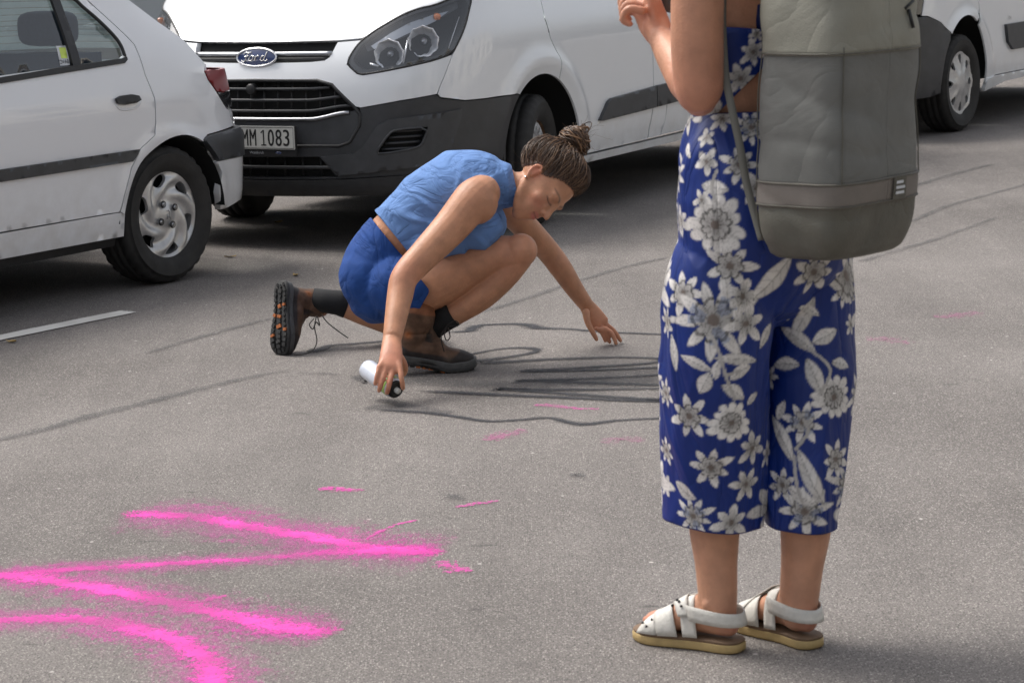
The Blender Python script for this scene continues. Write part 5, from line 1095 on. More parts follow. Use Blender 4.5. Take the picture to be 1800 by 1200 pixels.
# ---------------------------------------------------------------- the standing woman with the backpack
def PY(px, py, Y):
    o = Vector((0, 0, CH)); d = P(px, py, 1.0)-o; return o+d*(Y/d.y)
tint_mat('floral_viscose', .5, spec=.4, bump=.06, bscale=900., sheen=.0, var=.05, vscale=40., wrinkle=(.45, 5.5, (1.6, 1.6, .45)))
mat('sandal_white', (.60, .58, .53), .55, var=.12, vscale=40, bump=.3, bscale=200)
mat('sandal_sole', (.42, .30, .13), .7, var=.12, vscale=40, bump=.2, bscale=150)
mat('sandal_insole', (.16, .10, .06), .75, var=.2, vscale=50)
mat('bag_upper', (0.250, 0.244, 0.201), .6, var=.10, vscale=9, bump=.25, bscale=350, wrinkle=(.2, 4., (1, 1, 1.6)))
mat('bag_lower', (0.159, 0.160, 0.149), .8, var=.12, vscale=12, bump=.35, bscale=600, wrinkle=(.22, 5., (.8, .8, 1.5)))
mat('bag_base', (0.106, 0.101, 0.081), .6, var=.18, vscale=10, bump=.3, bscale=250, wrinkle=(.28, 5., (1, 1, 1)))
mat('bag_band', (0.184, 0.163, 0.144), .7, var=.12, vscale=14, bump=.3, bscale=500)
mat('webbing', (.17, .165, .145), .8, bump=.4, bscale=700)
mat('phone_case', (.03, .04, .06), .35)
FD = Vector((-.75, .66, 0)).normalized(); LD = Vector((-FD.y, FD.x, 0))        # facing, her left
def cut_plane(ob, co, no):
    bm = bmesh.new(); bm.from_mesh(ob.data); bmesh.ops.bisect_plane(bm, geom=bm.verts[:]+bm.edges[:]+bm.faces[:], plane_co=co, plane_no=no, clear_outer=True); bm.to_mesh(ob.data); bm.free()
def build_standing():
    root = tag(empty('person', G(1345, 1135)), 'woman in blue floral wide-leg trousers and white sandals standing with her back to us', 'person')
    inv = Matrix.Translation(-Vector(root.location))
    def own(o, p=None):
        o.parent = p or root
        if p is None or p is root: o.matrix_parent_inverse = inv
        return o
    hl, tl = G(1306, 1146), G(1122, 1119); hr_, tr = G(1437, 1141), G(1316, 1102)
    feet = []
    for h, t in ((hl, tl), (hr_, tr)):
        ex = (t-h).normalized(); ey = Vector((0, 0, 1)).cross(ex); feet.append((h, ex, ey))
    Yl, Yr = feet[0][0].y+.03, feet[1][0].y+.04; Y0 = (Yl+Yr)/2+.02
    body = []
    an = (PY(1262, 1052, Yl), PY(1404, 1058, Yr)); calf = (PY(1256, 930, Yl+.01), PY(1416, 930, Yr+.01)); kn = (PY(1256, 800, Yl), PY(1416, 800, Yr+.02)); hip = (PY(1285, 470, Y0-.06), PY(1400, 470, Y0+.06))
    for i in range(2):
        body.append(rings([(an[i]-Vector((0, 0, .03)), .036, .040, FD), (an[i], .0415, .038, FD), (an[i].lerp(calf[i], .5), .045, .042, FD), (calf[i], .054, .051, FD), (calf[i].lerp(kn[i], .5), .056, .054, FD), (kn[i], .055, .054), (kn[i].lerp(hip[i], .5), .058, .058), (hip[i], .060, .060)], 5, 20))
        h, ex, ey = feet[i]; fr = lambda x, y, z, h=h, ex=ex, ey=ey: h+ex*(x*.92+.012)+ey*y+Vector((0, 0, z+.024)); sgn = 1 if i == 0 else -1     # +y is the left of the foot
        def FR(pts): return rings([(fr(x, y, z), a, b, ey) for x, y, z, a, b in pts], 5, 18)
        body.append(FR([(.018, 0, .030, .024, .026), (.045, 0, .040, .029, .036), (.085, 0, .048, .031, .042), (.125, 0, .040, .036, .034), (.165, 0, .028, .041, .023), (.195, 0, .021, .042, .016), (.212, 0, .018, .038, .013)]))
        body.append(rings([(fr(.050, 0, .05), .034, .030, ey), (an[i]+Vector((0, 0, .01)), .036, .040, ey)], 5, 18)); body.append(ball(fr(.055, sgn*.032, .078), .012)); body.append(ball(fr(.055, -sgn*.030, .084), .012))
        for j, (y, L, r) in enumerate(((-.030, .040, .0115), (-.012, .040, .0088), (.004, .034, .0082), (.018, .028, .0078), (.031, .020, .0072))):
            y *= sgn; body.append(rings([(fr(.200-.010*max(0, j-1), y, .018), r*1.05, r), (fr(.212+L*.35-.010*max(0, j-1), y*1.02, .020), r, r), (fr(.205+L-.010*max(0, j-1), y*1.04, .011), r*.9, r*.85)], 4, 10))
    pel = PY(1335, 400, Y0)
    body.append(rings([(PY(1338, 440, Y0), .165, .12, LD), (PY(1325, 300, Y0+.01), .150, .105, LD), (PY(1318, 200, Y0+.02), .125, .092, LD), (PY(1318, 100, Y0+.02), .138, .10, LD), (PY(1316, -30, Y0+.01), .155, .105, LD), (PY(1316, -120, Y0), .150, .085, LD), (PY(1316, -165, Y0), .08, .06, LD)], 5, 28))
    # left arm: bent, the hand raised in front of her
    sh = PY(1232, -130, Y0-.155); el = PY(1229, 158, Y0-.165); wr = PY(1163, 66, Y0+.02)
    body.append(rings([(PY(1275, -150, Y0-.10), .05, .05), (sh, .056, .056), (PY(1226, 0, Y0-.17), .051, .053), (PY(1226, 90, Y0-.17), .050, .054), (el, .047, .050), (PY(1231, 178, Y0-.155), .034, .036)], 6, 20))
    body.append(rings([(el, .044, .044), (PY(1212, 140, Y0-.11), .045, .044), (PY(1185, 100, Y0-.04), .037, .036), (wr, .029, .025), (PY(1152, 48, Y0+.045), .031, .022)], 6, 18))
    pm = PY(1143, 26, Y0+.05); body.append(rings([(wr, .028, .022, FD), (PY(1147, 36, Y0+.045), .038, .018, FD), (PY(1136, 8, Y0+.05), .040, .016, FD)], 5, 16))
    fu = (PY(1136, 8, Y0+.05)-wr).normalized(); side = FD
    for j in range(4):
        b = PY(1131-j*1.5, 20-j*9, Y0+.01+.03*j); d1 = (-IR*.95+IU*.15+FD*.1); d2 = (-IR*.25-IU*.9+FD*.3); d3 = (IR*.8-IU*.45)
        body.append(finger(b, (d1, d2, d3), (.030, .024, .018), .0095, .0078)[0])
    body.append(finger(PY(1155, 45, Y0+.02), (-IR*.3+IU*.9, -IR*.2+IU*1, IU), (.036, .030, .024), .0125, .009)[0])
    # right arm in front of the body, hidden by the trunk
    shr = PY(1395, -130, Y0+.16); elr = PY(1380, 150, Y0+.24); wrr = PY(1290, 60, Y0+.40); body.append(rings([(PY(1350, -150, Y0+.1), .05, .05), (shr, .054, .054), (elr, .046, .046), (wrr, .028, .026), (PY(1255, 20, Y0+.42), .03, .02)], 6, 16))
    nk = PY(1312, -200, Y0+.01); hd = nk+Vector((0, 0, .16))+FD*.03
    body.append(rings([(PY(1316, -150, Y0), .055, .055), (nk, .052, .052), (hd-Vector((0, 0, .06)), .052, .052)], 4, 16))
    hf = (FD-Vector((0, 0, .25))).normalized(); hrr = -LD; hu = hrr.cross(hf).normalized(); hp, X = head_parts(hd, hrr, hf, hu, 1.06); body += hp
    o = own(organic('body', body, 'skin', voxel=.0042, smooth=7)); c = coords(o)
    col = np.tile(SKIN*np.array([1.02, 1.06, 1.14]), (len(c), 1))*(1+.06*vnoise(c*21)[:, None])
    def blush(p, r, a, t=(.56, .20, .14)):
        nonlocal col; w = (a*gauss(c, p, r))[:, None]; col = col*(1-w)+np.array(t)*w
    blush(el, .07, .45); blush(PY(1226, 60, Y0-.2), .12, .3, (.52, .23, .15)); blush(pm, .07, .4)
    for h, ex, ey in feet: blush(h+Vector((0, 0, .045)), .045, .5, (.55, .22, .17)); blush(h+ex*.22+Vector((0, 0, .03)), .05, .4)
    col = face_tint(c, col, X, 1.06); set_tint(o, np.clip(col, 0, 1))
    hair('hair', X, (hd, hrr, hf, hu), 1.06, (0, -.085, .06), root, own, n_str=500, seed=9)
    ph = own(empty('phone', PY(1152, -45, Y0+.075))); ph.parent = None; ph.matrix_parent_inverse = Matrix.Identity(4); ph.location = PY(1158, -42, Y0+.08); ph.rotation_euler = (math.radians(18), math.radians(-12), math.atan2(FD.y, FD.x)+math.pi/2)
    tag(ph, 'dark phone held up in the standing woman\'s hand at the top edge', 'phone')
    bm = bmesh.new(); bmesh.ops.create_cube(bm, size=1); [setattr(v, 'co', Vector((v.co.x*.074, v.co.y*.009, v.co.z*.150))) for v in bm.verts]; bmesh.ops.bevel(bm, geom=bm.edges[:], offset=.003, segments=2, affect='EDGES'); bm_obj('phone_shell', bm, 'phone_case', ph)
    V, F = box((.022, -.0052, .055), (.020, .0015, .030)); mesh_obj('camera_window', V, F, 'ink', ph, False)
    # ---- jumpsuit: trousers and bodice
    legs = []
    l_, r_ = Yl-Y0, Yr-Y0+.01; L1 = [(1280, 440, -.04, .100, .105), (1266, 500, -.05, .110, .116), (1260, 580, -.05, .112, .115), (1256, 660, -.05*.7+l_*.3, .110, .110), (1257, 760, l_*.6-.02, .109, .106), (1256, 850, l_, .095, .098), (1254, 915, l_, .087, .093), (1253, 975, l_, .082, .089)]
    L2 = [(1408, 430, .05, .100, .105), (1416, 500, .06, .096, .105), (1420, 580, .05, .090, .10), (1420, 660, .03+r_*.3, .086, .095), (1414, 760, r_*.7+.015, .081, .090), (1410, 850, r_, .071, .084), (1409, 905, r_, .064, .081), (1408, 960, r_, .061, .079)]
    for L in (L1, L2): legs.append(rings([(PY(px, py, Y0+dy), a, b, IR) for px, py, dy, a, b in L], 5, 28))
    jp = legs[:1]+[rings([(PY(1330, 480, Y0), .175, .135, LD), (PY(1333, 420, Y0), .186, .142, LD), (PY(1328, 340, Y0), .184, .140, LD), (PY(1322, 265, Y0+.01), .166, .128, LD), (PY(1320, 205, Y0+.02), .140, .106, LD)], 5, 32), ball(PY(1400, 420, Y0-.02), (.105, .10, .12))]
    j = organic('jumpsuit', jp, 'floral_viscose', voxel=.0034, smooth=14); j2 = organic('tmp', legs[1:], 'floral_viscose', voxel=.0034, smooth=14)
    bm = bmesh.new(); bm.from_mesh(j.data); bm.from_mesh(j2.data); me2 = j2.data; bm.to_mesh(j.data); bm.free(); bpy.data.objects.remove(j2); bpy.data.meshes.remove(me2); own(j)
    cut_plane(j, PY(1310, 193, Y0), Vector((0, 0, 1)))
    cut_plane(j, PY(1275, 934, Yl-.085), Vector((-.10, 0, -1))); 
    c = coords(j); n = normals(j); z = c[:, 2]; ang = np.arctan2(c[:, 1]-Y0, c[:, 0]-PY(1330, 450, Y0).x)
    w = c*np.array([1, 1, .25]); low = sstep(1.0-z, 0, .5)
    fold = (.0095*vnoise(w*28, 1)+.0055*(1-np.abs(vnoise(w*40, 2)))**3+.003*vnoise(w*70, 4))*(.45+.55*low)+.005*np.sin(c[:, 0]*45+c[:, 1]*60+8*z)*np.exp(-((z-1.03)/.07)**2)+.004*vnoise(c*np.array([18, 18, 40]), 6)*np.exp(-((z-.62)/.12)**2)
    set_coords(j, c+n*fold[:, None])
    bd = own(organic('bodice', [rings([(PY(1319, 215, Y0+.02), .138, .104, LD), (PY(1318, 150, Y0+.02), .138, .105, LD), (PY(1318, 100, Y0+.02), .146, .108, LD), (PY(1316, 40, Y0+.015), .158, .112, LD)], 5, 30)], 'floral_viscose', voxel=.0034, smooth=8), None)
    cut_plane(bd, PY(1300, 52, Y0-.1), (IU*.99+IR*.05)); cut_plane(bd, PY(1312, 148, Y0-.1), (-IU*.70+IR*.71).normalized())
    st = own(mesh_obj('shoulder_strap', *tube([PY(1336, 52, Y0-.10), PY(1326, -30, Y0-.10), PY(1318, -140, Y0-.06)], .009, 8), 'strap_blue'))
    # floral print, set out on the cloth itself
    BLUE = np.array([.0012, .020, .165])
    fl = [(1243, 285, 26, 5), (1243, 243, 20, 5), (1257, 396, 54, 11), (1200, 388, 30, 6), (1330, 405, 34, 7), (1284, 468, 46, 7), (1203, 515, 42, 7), (1255, 562, 74, 9), (1305, 520, 34, 5), (1310, 570, 40, 6), (1430, 478, 46, 7), (1481, 508, 36, 7), (1285, 742, 38, 12), (1212, 730, 42, 7), (1250, 820, 40, 7), (1322, 786, 34, 6), (1310, 850, 34, 6), (1412, 742, 40, 8), (1466, 698, 40, 12), (1415, 897, 48, 8), (1468, 808, 38, 7), (1220, 905, 40, 9), (1285, 917, 36, 6), (1376, 852, 32, 7), (1346, 795, 28, 6), (1176, 565, 30, 7), (1174, 480, 26, 6), (1173, 690, 28, 7), (1174, 790, 28, 7), (1172, 850, 24, 6), (1352, 660, 24, 6), (1235, 350, 20, 5), (1300, 290, 34, 7), (1330, 330, 30, 6), (1320, 225, 34, 9), (1270, 210, 26, 6), (1494, 570, 22, 6)]
    lv = [(1358, 492, 52, 20, 48), (1356, 520, 26, 11, 12), (1412, 560, 44, 14, 62), (1402, 598, 38, 13, -35), (1450, 592, 26, 15, 25), (1382, 642, 26, 13, 5), (1432, 662, 36, 15, -70), (1222, 640, 34, 10, -22), (1296, 633, 40, 11, -8), (1300, 655, 24, 12, 28), (1240, 672, 22, 15, 60), (1288, 690, 26, 13, -35), (1262, 650, 18, 9, 80), (1374, 770, 46, 12, -58), (1424, 838, 56, 15, -66), (1408, 872, 30, 14, -32), (1204, 862, 28, 15, -28), (1476, 640, 20, 11, -20), (1256, 330, 26, 14, -8), (1185, 620, 34, 9, -80), (1345, 590, 26, 11, 55), (1420, 545, 24, 9, -30), (1350, 870, 22, 9, 60), (1376, 720, 20, 9, 70), (1322, 700, 16, 8, 40), (1210, 265, 22, 8, -30), (1365, 560, 30, 10, 65)]
    sm = [[(1290, 700), (1275, 660), (1265, 620), (1250, 590)], [(1275, 660), (1300, 650)], [(1386, 500), (1384, 560), (1400, 600), (1430, 620), (1458, 650), (1440, 690)], [(1400, 790), (1420, 760), (1414, 740)], [(1395, 800), (1400, 850), (1412, 880)], [(1262, 360), (1252, 330), (1260, 300)]]
    for ob, rnd in ((j, 70), (bd, 10)):
        c = coords(ob); n = normals(ob); col = np.tile(BLUE, (len(c), 1))*(1+.12*vnoise(c*16)[:, None])
        cw = c; xs = (cw-np.array([0, 0, CH])); Zc = xs @ np.array(tuple(_f)); ux = 900+4250*(xs @ np.array(tuple(IR)))/Zc; uy = 600-4250*(xs @ np.array(tuple(IU)))/Zc; vis = (n @ np.array(tuple(IT))) > .05
        def anchor(px, py):
            d = (ux-px)**2+(uy-py)**2+np.where(vis, 0, 1e7); i = int(np.argmin(d)); return i if d[i] < 300 else None
        items = []
        for px, py, r, np_ in fl:
            i = anchor(px, py)
            if i is not None: items.append((i, 'f', r*.97/872., np_, RNG.random()*6.28, 0, 0))
        for px, py, L, wd, a in lv:
            i = anchor(px, py)
            if i is not None: items.append((i, 'l', L/872., 0, math.radians(a), wd/872., 0))
        hid = np.where(~vis)[0]; used = []
        for _ in range(600):
            if len(used) >= rnd or not len(hid): break
            i = int(RNG.choice(hid))
            if all(np.linalg.norm(c[i]-c[q]) > .085 for q in used): used.append(i); items.append((i, 'f', .035+.03*RNG.random(), int(RNG.integers(5, 11)), RNG.random()*6.28, 0, 0))
        if ob is bd:
            for px, py, r in ((1322, 90, 26), (1303, 138, 30), (1328, 60, 14)):
                i = anchor(px, py)
                if i is not None: items.append((i, 'f', r/872., 6, RNG.random()*6.28, 0, 0))
        for (i, kind, R, k_, ph0, wd, _) in items:
            p0, nn = c[i], n[i]/np.linalg.norm(n[i]); t1 = np.cross([0, 0, 1.], nn); t1 /= np.linalg.norm(t1)+1e-9; t2 = np.cross(nn, t1)
            rel = c-p0; sel = np.where((np.abs(rel).max(1) < R*1.3) & ((n @ nn) > -.1))[0]
            if not len(sel): continue
            a, b = rel[sel] @ t1, rel[sel] @ t2; warm = .9+.2*RNG.random(); pale = np.array([.72, .69, .66])*warm
            if kind == 'f':
                rho, phi = np.hypot(a, b)/R, np.arctan2(b, a)+ph0; wob = .10*np.sin(3*phi+ph0*3)+.06*np.sin(5*phi+ph0)
                f1 = np.abs(np.cos(k_*phi/2)); tip = np.abs(((phi*k_/(2*np.pi)+.5) % 1)-.5)*2; e1 = ((.40+.60*(1-tip**1.3)) if k_ < 11 else (.72+.28*f1**.6))*(1+wob)
                m_ = sstep(e1-rho, -.02, .05); shade = .42+.58*sstep(rho, .05, .85)-.18*(f1 < .28)*(rho > .18)
                vein = .5+.5*np.cos(k_*5*phi+4*np.sin(rho*4)); shade = shade-.20*(vein > .88)*(rho > .12)*(rho < .85*e1)
                ring2 = np.abs(rho-(.42+.10*np.abs(np.cos((k_*phi+1.2)/2)))) < .045; shade = shade-.45*ring2*(k_ >= 7)
                edge = (e1-rho < .07)*(e1-rho > -.01); shade = shade-.25*edge
                cc = pale[None]*np.clip(shade, .12, 1)[:, None]
                if k_ in (8, 9): bl = ((np.cos(phi*3+1) > .25)*(rho > .2)*(rho < .62))[:, None]*.55; cc = cc*(1-bl)+np.array([.22, .30, .50])*bl*np.clip(shade, .3, 1)[:, None]
                core = sstep(.17-rho, 0, .05)[:, None]; cc = cc*(1-core*.75)+np.array([.10, .065, .05])*core*.75
            else:
                ca_, sa = math.cos(ph0), math.sin(ph0); x, y = (a*ca_+b*sa)/R, (-a*sa+b*ca_)/wd; y = y-.25*(1-x*x)*(1 if wd < .016 else 0)
                e1 = np.clip(1-np.abs(x)**1.7, 0, 1)**.8; m_ = sstep(e1-np.abs(y), -.02, .14)*(np.abs(x) < 1)
                shade = .95-.15*(y < 0)-.35*(np.abs(y) < .07)-.18*((np.cos(x*17+np.abs(y)*6) > .80)*(np.abs(y) > .07)); shade = shade-.25*(e1-np.abs(y) < .16); cc = pale[None]*np.clip(shade, .15, 1)[:, None]
            col[sel] = col[sel]*(1-m_[:, None])+cc*m_[:, None]
        for path in sm:
            pts = [anchor(*q) for q in path]
            if any(q is None for q in pts): continue
            for q in catmull([c[i] for i in pts], 14): g_ = sstep(.0042-np.sqrt(((c-q)**2).sum(1)), 0, .0014)[:, None]; col = col*(1-g_)+np.array([.42, .40, .38])*g_
        set_tint(ob, np.clip(col, 0, 1))
    hem(j, .0028, 'strap_blue', own)
    for ob in (j, bd): so_ = ob.modifiers.new('cloth', 'SOLIDIFY'); so_.thickness = .0025; so_.offset = 1; bake(ob)
    # ---- sandals
    for i, (h, ex, ey) in enumerate(feet):
        sgn = 1 if i == 0 else -1; fr = lambda x, y, z: h+ex*(x*.92+.012)+ey*(y*sgn)+Vector((0, 0, z))
        sd_ = tag(own(empty('sandal')), 'white sandal with crossed cut-out straps on the %s foot' % ('left' if i == 0 else 'right')); sd_.parent = root; sd_.matrix_parent_inverse = inv
        put = lambda o: setattr(o, 'parent', sd_) or o
        prof = catmull([(-.014, 0), (-.008, .022), (.02, .034), (.08, .033), (.14, .040), (.19, .047), (.225, .043), (.258, .020), (.262, -.010), (.245, -.036), (.20, -.048), (.14, -.042), (.08, -.032), (.02, -.034), (-.008, -.022)], 5, True)
        for nm, z0, z1, m_, g in (('sole', .002, .020, 'sandal_sole', 0.), ('insole', .0195, .0265, 'sandal_insole', -.012)):
            n_ = len(prof); V = []; F = []
            for z, s_ in ((z0, .97), (z0+.003, 1.0), (z1-.002, 1.0), (z1, .985)):
                for p in prof: q = np.array([.125, 0])+(p-np.array([.125, 0]))*(s_+g); V.append(fr(q[0], q[1], z))
            for r in range(3):
                for k in range(n_): F.append((r*n_+k, r*n_+(k+1) % n_, (r+1)*n_+(k+1) % n_, (r+1)*n_+k))
            F.append(tuple(range(n_))[::-1]); F.append(tuple(3*n_+k for k in range(n_))); put(mesh_obj(nm, V, F, m_))
        fx = [0, .02, .045, .085, .125, .165, .195, .225]; fw = [.020, .028, .032, .034, .039, .044, .046, .043]; fh = [.060, .082, .100, .112, .100, .076, .060, .050]
        def band(name, x0, x1, w0, w1, a0, a1, m_='sandal_white', nz=18, lift=.005, dots=False):
            """strap over the foot from the outer (a0) to the inner side (a1); x slides from x0 to x1, half width w0 to w1"""
            V = []; F = []
            for k in range(nz+1):
                t = k/nz; a = math.radians(a0+(a1-a0)*t); xc_ = x0+(x1-x0)*t; hw = w0+(w1-w0)*t
                for q in (-1, -.5, 0, .5, 1):
                    x = xc_+hw*q; W = np.interp(x, fx, fw)+lift; H_ = np.interp(x, fx, fh)+lift-.024
                    V.append(fr(x, W*math.copysign(abs(math.cos(a))**.8, math.cos(a)), .024+H_*max(0, math.sin(a))**.85))
            for k in range(nz):
                for q in range(4): b_ = k*5+q; F.append((b_, b_+1, b_+6, b_+5))
            o = put(mesh_obj(name, V, F, m_)); so_ = o.modifiers.new('leather', 'SOLIDIFY'); so_.thickness = .0022; so_.offset = 1; bake(o)
            return o
        a_ = band('strap', .205, .150, .026, .022, 2, 178); band('strap', .150, .215, .024, .022, 2, 178, lift=.008)
        band('strap', .098, .120, .017, .017, 2, 92, lift=.004); band('buckle_strap', .112, .150, .013, .020, 30, 110, lift=.009); band('strap', .098, .110, .016, .016, 178, 95, lift=.004)
        V = []; F = []; nz = 26                                       # heel strap
        for k in range(nz+1):
            t = k/nz*2-1; a = t*math.radians(118); x = .050-.066*math.cos(a*.9)+(.03 if abs(t) > .8 else 0)*(abs(t)-.8)/.2; y = (.041+.006*abs(t))*math.sin(a*.9)
            zc = .071+.012*(abs(t)**2)
            for dz in (-.013, -.004, .004, .013): V.append(fr(x+.004*(dz/.013), y, zc+dz*(1.0+.25*abs(t))))
        for k in range(nz):
            for q in range(3): b_ = k*4+q; F.append((b_, b_+1, b_+5, b_+4))
        o = put(mesh_obj('heel_strap', V, F, 'sandal_white')); so_ = o.modifiers.new('leather', 'SOLIDIFY'); so_.thickness = .003; so_.offset = 1; bake(o)
        for x, a in ((.200, 22), (.190, 40), (.213, 34), (.130, 62), (.140, 74), (.146, 60), (.120, 48)):   # punched holes in the straps
            W, H_ = np.interp(x, fx, fw)+.0125, np.interp(x, fx, fh)-.012; an_ = math.radians(a); p = fr(x, W*math.cos(an_)**.8, .025+H_*math.sin(an_)**.85); nrm = (ey*sgn*math.cos(an_)+Vector((0, 0, math.sin(an_)))).normalized()
            V, F = lathe([(.0001, .0006), (.0032, .0004), (.0034, -.004)], 3, 'z'); oo = put(mesh_obj('cut_out', V, F, 'ink')); oo.rotation_mode = 'QUATERNION'; oo.rotation_quaternion = nrm.to_track_quat('Z', 'Y'); oo.location = p
    return root, Y0
mat('strap_blue', (.0065, .018, .13), .6)
STW, SY0 = build_standing()
# ---------------------------------------------------------------- backpack
def build_backpack():
    c0 = PY(1484, 430, SY0-.20); bx = -FD; by = LD             # out from the back, to her left
    bp = tag(empty('backpack', (c0.x, c0.y, 0)), 'large grey roll-top backpack worn by the standing woman', 'backpack')
    zb = c0.z-.012; W, Dp = .150, .108; O = Vector((c0.x, c0.y, 0))
    def sec(z):
        t = max(0, min(1, (z-zb)/.10)); r = math.sin(math.pi/2*min(1, .62+.38*t)) if t < 1 else 1
        return W*(.80+.20*t**.6), Dp*(.72+.28*t**.6)
    def S(u, v, off):
        """u: angle round the bag in turns, v: height"""
        u = np.asarray(u, float); v = np.asarray(v, float); a = u*2*np.pi; p_ = 4.0
        t = np.clip((v-zb)/.13, 0, 1); k1 = .80+.20*np.sqrt(1-(1-t)**2); k2 = .74+.26*np.sqrt(1-(1-t)**2); bul = 1+.025*np.sin(np.clip((v-zb)/.7, 0, 1)*np.pi)+.07*np.clip(1-(v-zb)/.5, 0, 1)-.03
        cx, cy = np.cos(a), np.sin(a); r_ = 1/(np.abs(cx/Dp)**p_+np.abs(cy/W)**p_)**(1/p_); X_ = r_*cx*k2*bul; Y_ = r_*cy*k1*bul
        q = np.stack([X_*7, Y_*7+3, v*7], -1).reshape(-1, 3); rv = (1-np.abs(vnoise(q*np.array([1.4, 1.4, 3.2]), 6)))**5; wr = (.0055*vnoise(q*np.array([2.0, 2.0, 4.0]), 1)+.0045*vnoise(q*np.array([4, 4, 3]), 5)+.0022*vnoise(q*8, 3)-.006*rv).reshape(X_.shape)
        n = np.hypot(X_/Dp, Y_/W); X_ = X_*(1+(off+wr)/Dp/np.maximum(n, .6)*.8); Y_ = Y_*(1+(off+wr)/W/np.maximum(n, .6)*.8)
        wx = X_*bx.x+Y_*by.x; wy = X_*bx.y+Y_*by.y; lean = -.02*(v-zb); wx = wx+.045*(v-zb)-.016
        return np.stack([wx+bx.x*lean, wy+bx.y*lean, v+0*wx], -1)
    def skin(name, v0, v1, m_, off, nv, u0=0., u1=1., nu=144, cap=None):
        us = np.linspace(u0, u1, nu+1); vs = np.linspace(v0, v1, nv+1); U, V_ = np.meshgrid(us, vs, indexing='ij'); Pp = S(U, V_, off).reshape(-1, 3); F = []
        for i in range(nu):
            for k in range(nv): a = i*(nv+1)+k; F.append((a, a+nv+1, a+nv+2, a+1))
        V = [tuple(p) for p in Pp]
        if cap is not None: V.append((0, 0, cap)); F += [(i*(nv+1), len(V)-1, (i+1)*(nv+1)) for i in range(nu)]
        o = mesh_obj(name, V, F, m_, bp)
        if cap is None: so_ = o.modifiers.new('fabric', 'SOLIDIFY'); so_.thickness = .003; so_.offset = 1; bake(o)
        return o
    skin('base', zb, zb+.105, 'bag_base', 0., 14, cap=zb-.004)
    skin('band', zb+.100, zb+.148, 'bag_band', .0035, 6); skin('lower_panel', zb+.143, zb+.40, 'bag_lower', .0, 30)
    skin('flap', zb+.385, zb+.80, 'bag_upper', .0045, 40); 
    V = [tuple(S(u, zb+.80, .004)) for u in np.linspace(0, 1, 60, endpoint=False)]; V.append((bx.x*.0, 0, zb+.83)); mesh_obj('roll_top', V, [(i, (i+1) % 60, 60) for i in range(60)], 'bag_upper', bp)
    for u, v0, v1 in ((.15, zb+.145, zb+.40), (.85, zb+.145, zb+.40), (.35, zb+.03, zb+.80), (.65, zb+.03, zb+.80)):
        V, F = tube([S(u, v, .004) for v in np.linspace(v0, v1, 26)], .0014, 5); mesh_obj('seam', V, F, 'bag_base', bp)
    for v in (zb+.103, zb+.146, zb+.388):
        V, F = tube([S(u, v, .005) for u in np.linspace(0, 1, 72, endpoint=False)], .0018, 5, closed=True); mesh_obj('seam', V, F, 'bag_base', bp)
    # patch and zip pull on the outer face
    pc = [S(u, v, .009) for u, v in ((-.022, zb+.104), (-.072, zb+.104), (-.072, zb+.146), (-.022, zb+.146))]
    mesh_obj('patch', [tuple(p) for p in pc], [(0, 1, 2, 3)], 'bag_base', bp, False)
    for k, (a, b) in enumerate(((.15, .8), (.15, .85), (.15, .7))):
        q = lambda s_, t_: tuple((np.array(pc[0])*(1-s_)+np.array(pc[1])*s_)*(1-t_)+(np.array(pc[3])*(1-s_)+np.array(pc[2])*s_)*t_+np.array([bx.x, bx.y, 0])*.0015)
        t0 = .22+.24*k; mesh_obj('patch_print', [q(a, t0), q(b, t0), q(b, t0+.13), q(a, t0+.13)], [(0, 1, 2, 3)], 'label_white', bp, False)
    V, F = join([tube([S(-.085, zb+.46, .008), S(-.082, zb+.425, .012)], .0035, 6), tube([S(-.075, zb+.462, .006), S(-.11, zb+.475, .006)], .003, 6)]); mesh_obj('zip_pull', V, F, 'ink', bp)
    # straps: shoulder strap under the arm to the base, on both sides
    for s in (1, -1):
        pts = [Vector(S(.36 if s > 0 else .64, zb+.03, .01))+O, PY(1314, 330, SY0-.20), PY(1300, 255, SY0-.20), PY(1284, 180, SY0-.19), PY(1274, 120, SY0-.16), PY(1270, 0, SY0-.13), PY(1285, -120, SY0-.08), PY(1320, -150, SY0-.12)] if s > 0 else [Vector(S(.64, zb+.03, .01))+O, PY(1440, 250, SY0+.20), PY(1400, 120, SY0+.26), PY(1385, -100, SY0+.2), PY(1390, -160, SY0+.1)]
        C = catmull(pts, 8); V = []; F = []
        for i in range(len(C)):
            t = C[min(i+1, len(C)-1)]-C[max(i-1, 0)]; t /= np.linalg.norm(t); view = np.array(tuple(-IT)) if s > 0 else np.array([1., 0, 0]); sd_ = np.cross(t, view); sd_ /= np.linalg.norm(sd_); wd = .0075
            V += [tuple(C[i]-sd_*wd-np.array(tuple(O))), tuple(C[i]+sd_*wd-np.array(tuple(O)))]
        F = [(2*i, 2*i+1, 2*i+3, 2*i+2) for i in range(len(C)-1)]; o = mesh_obj('strap', V, F, 'webbing', bp); so_ = o.modifiers.new('web', 'SOLIDIFY'); so_.thickness = .003; bake(o)
build_backpack()
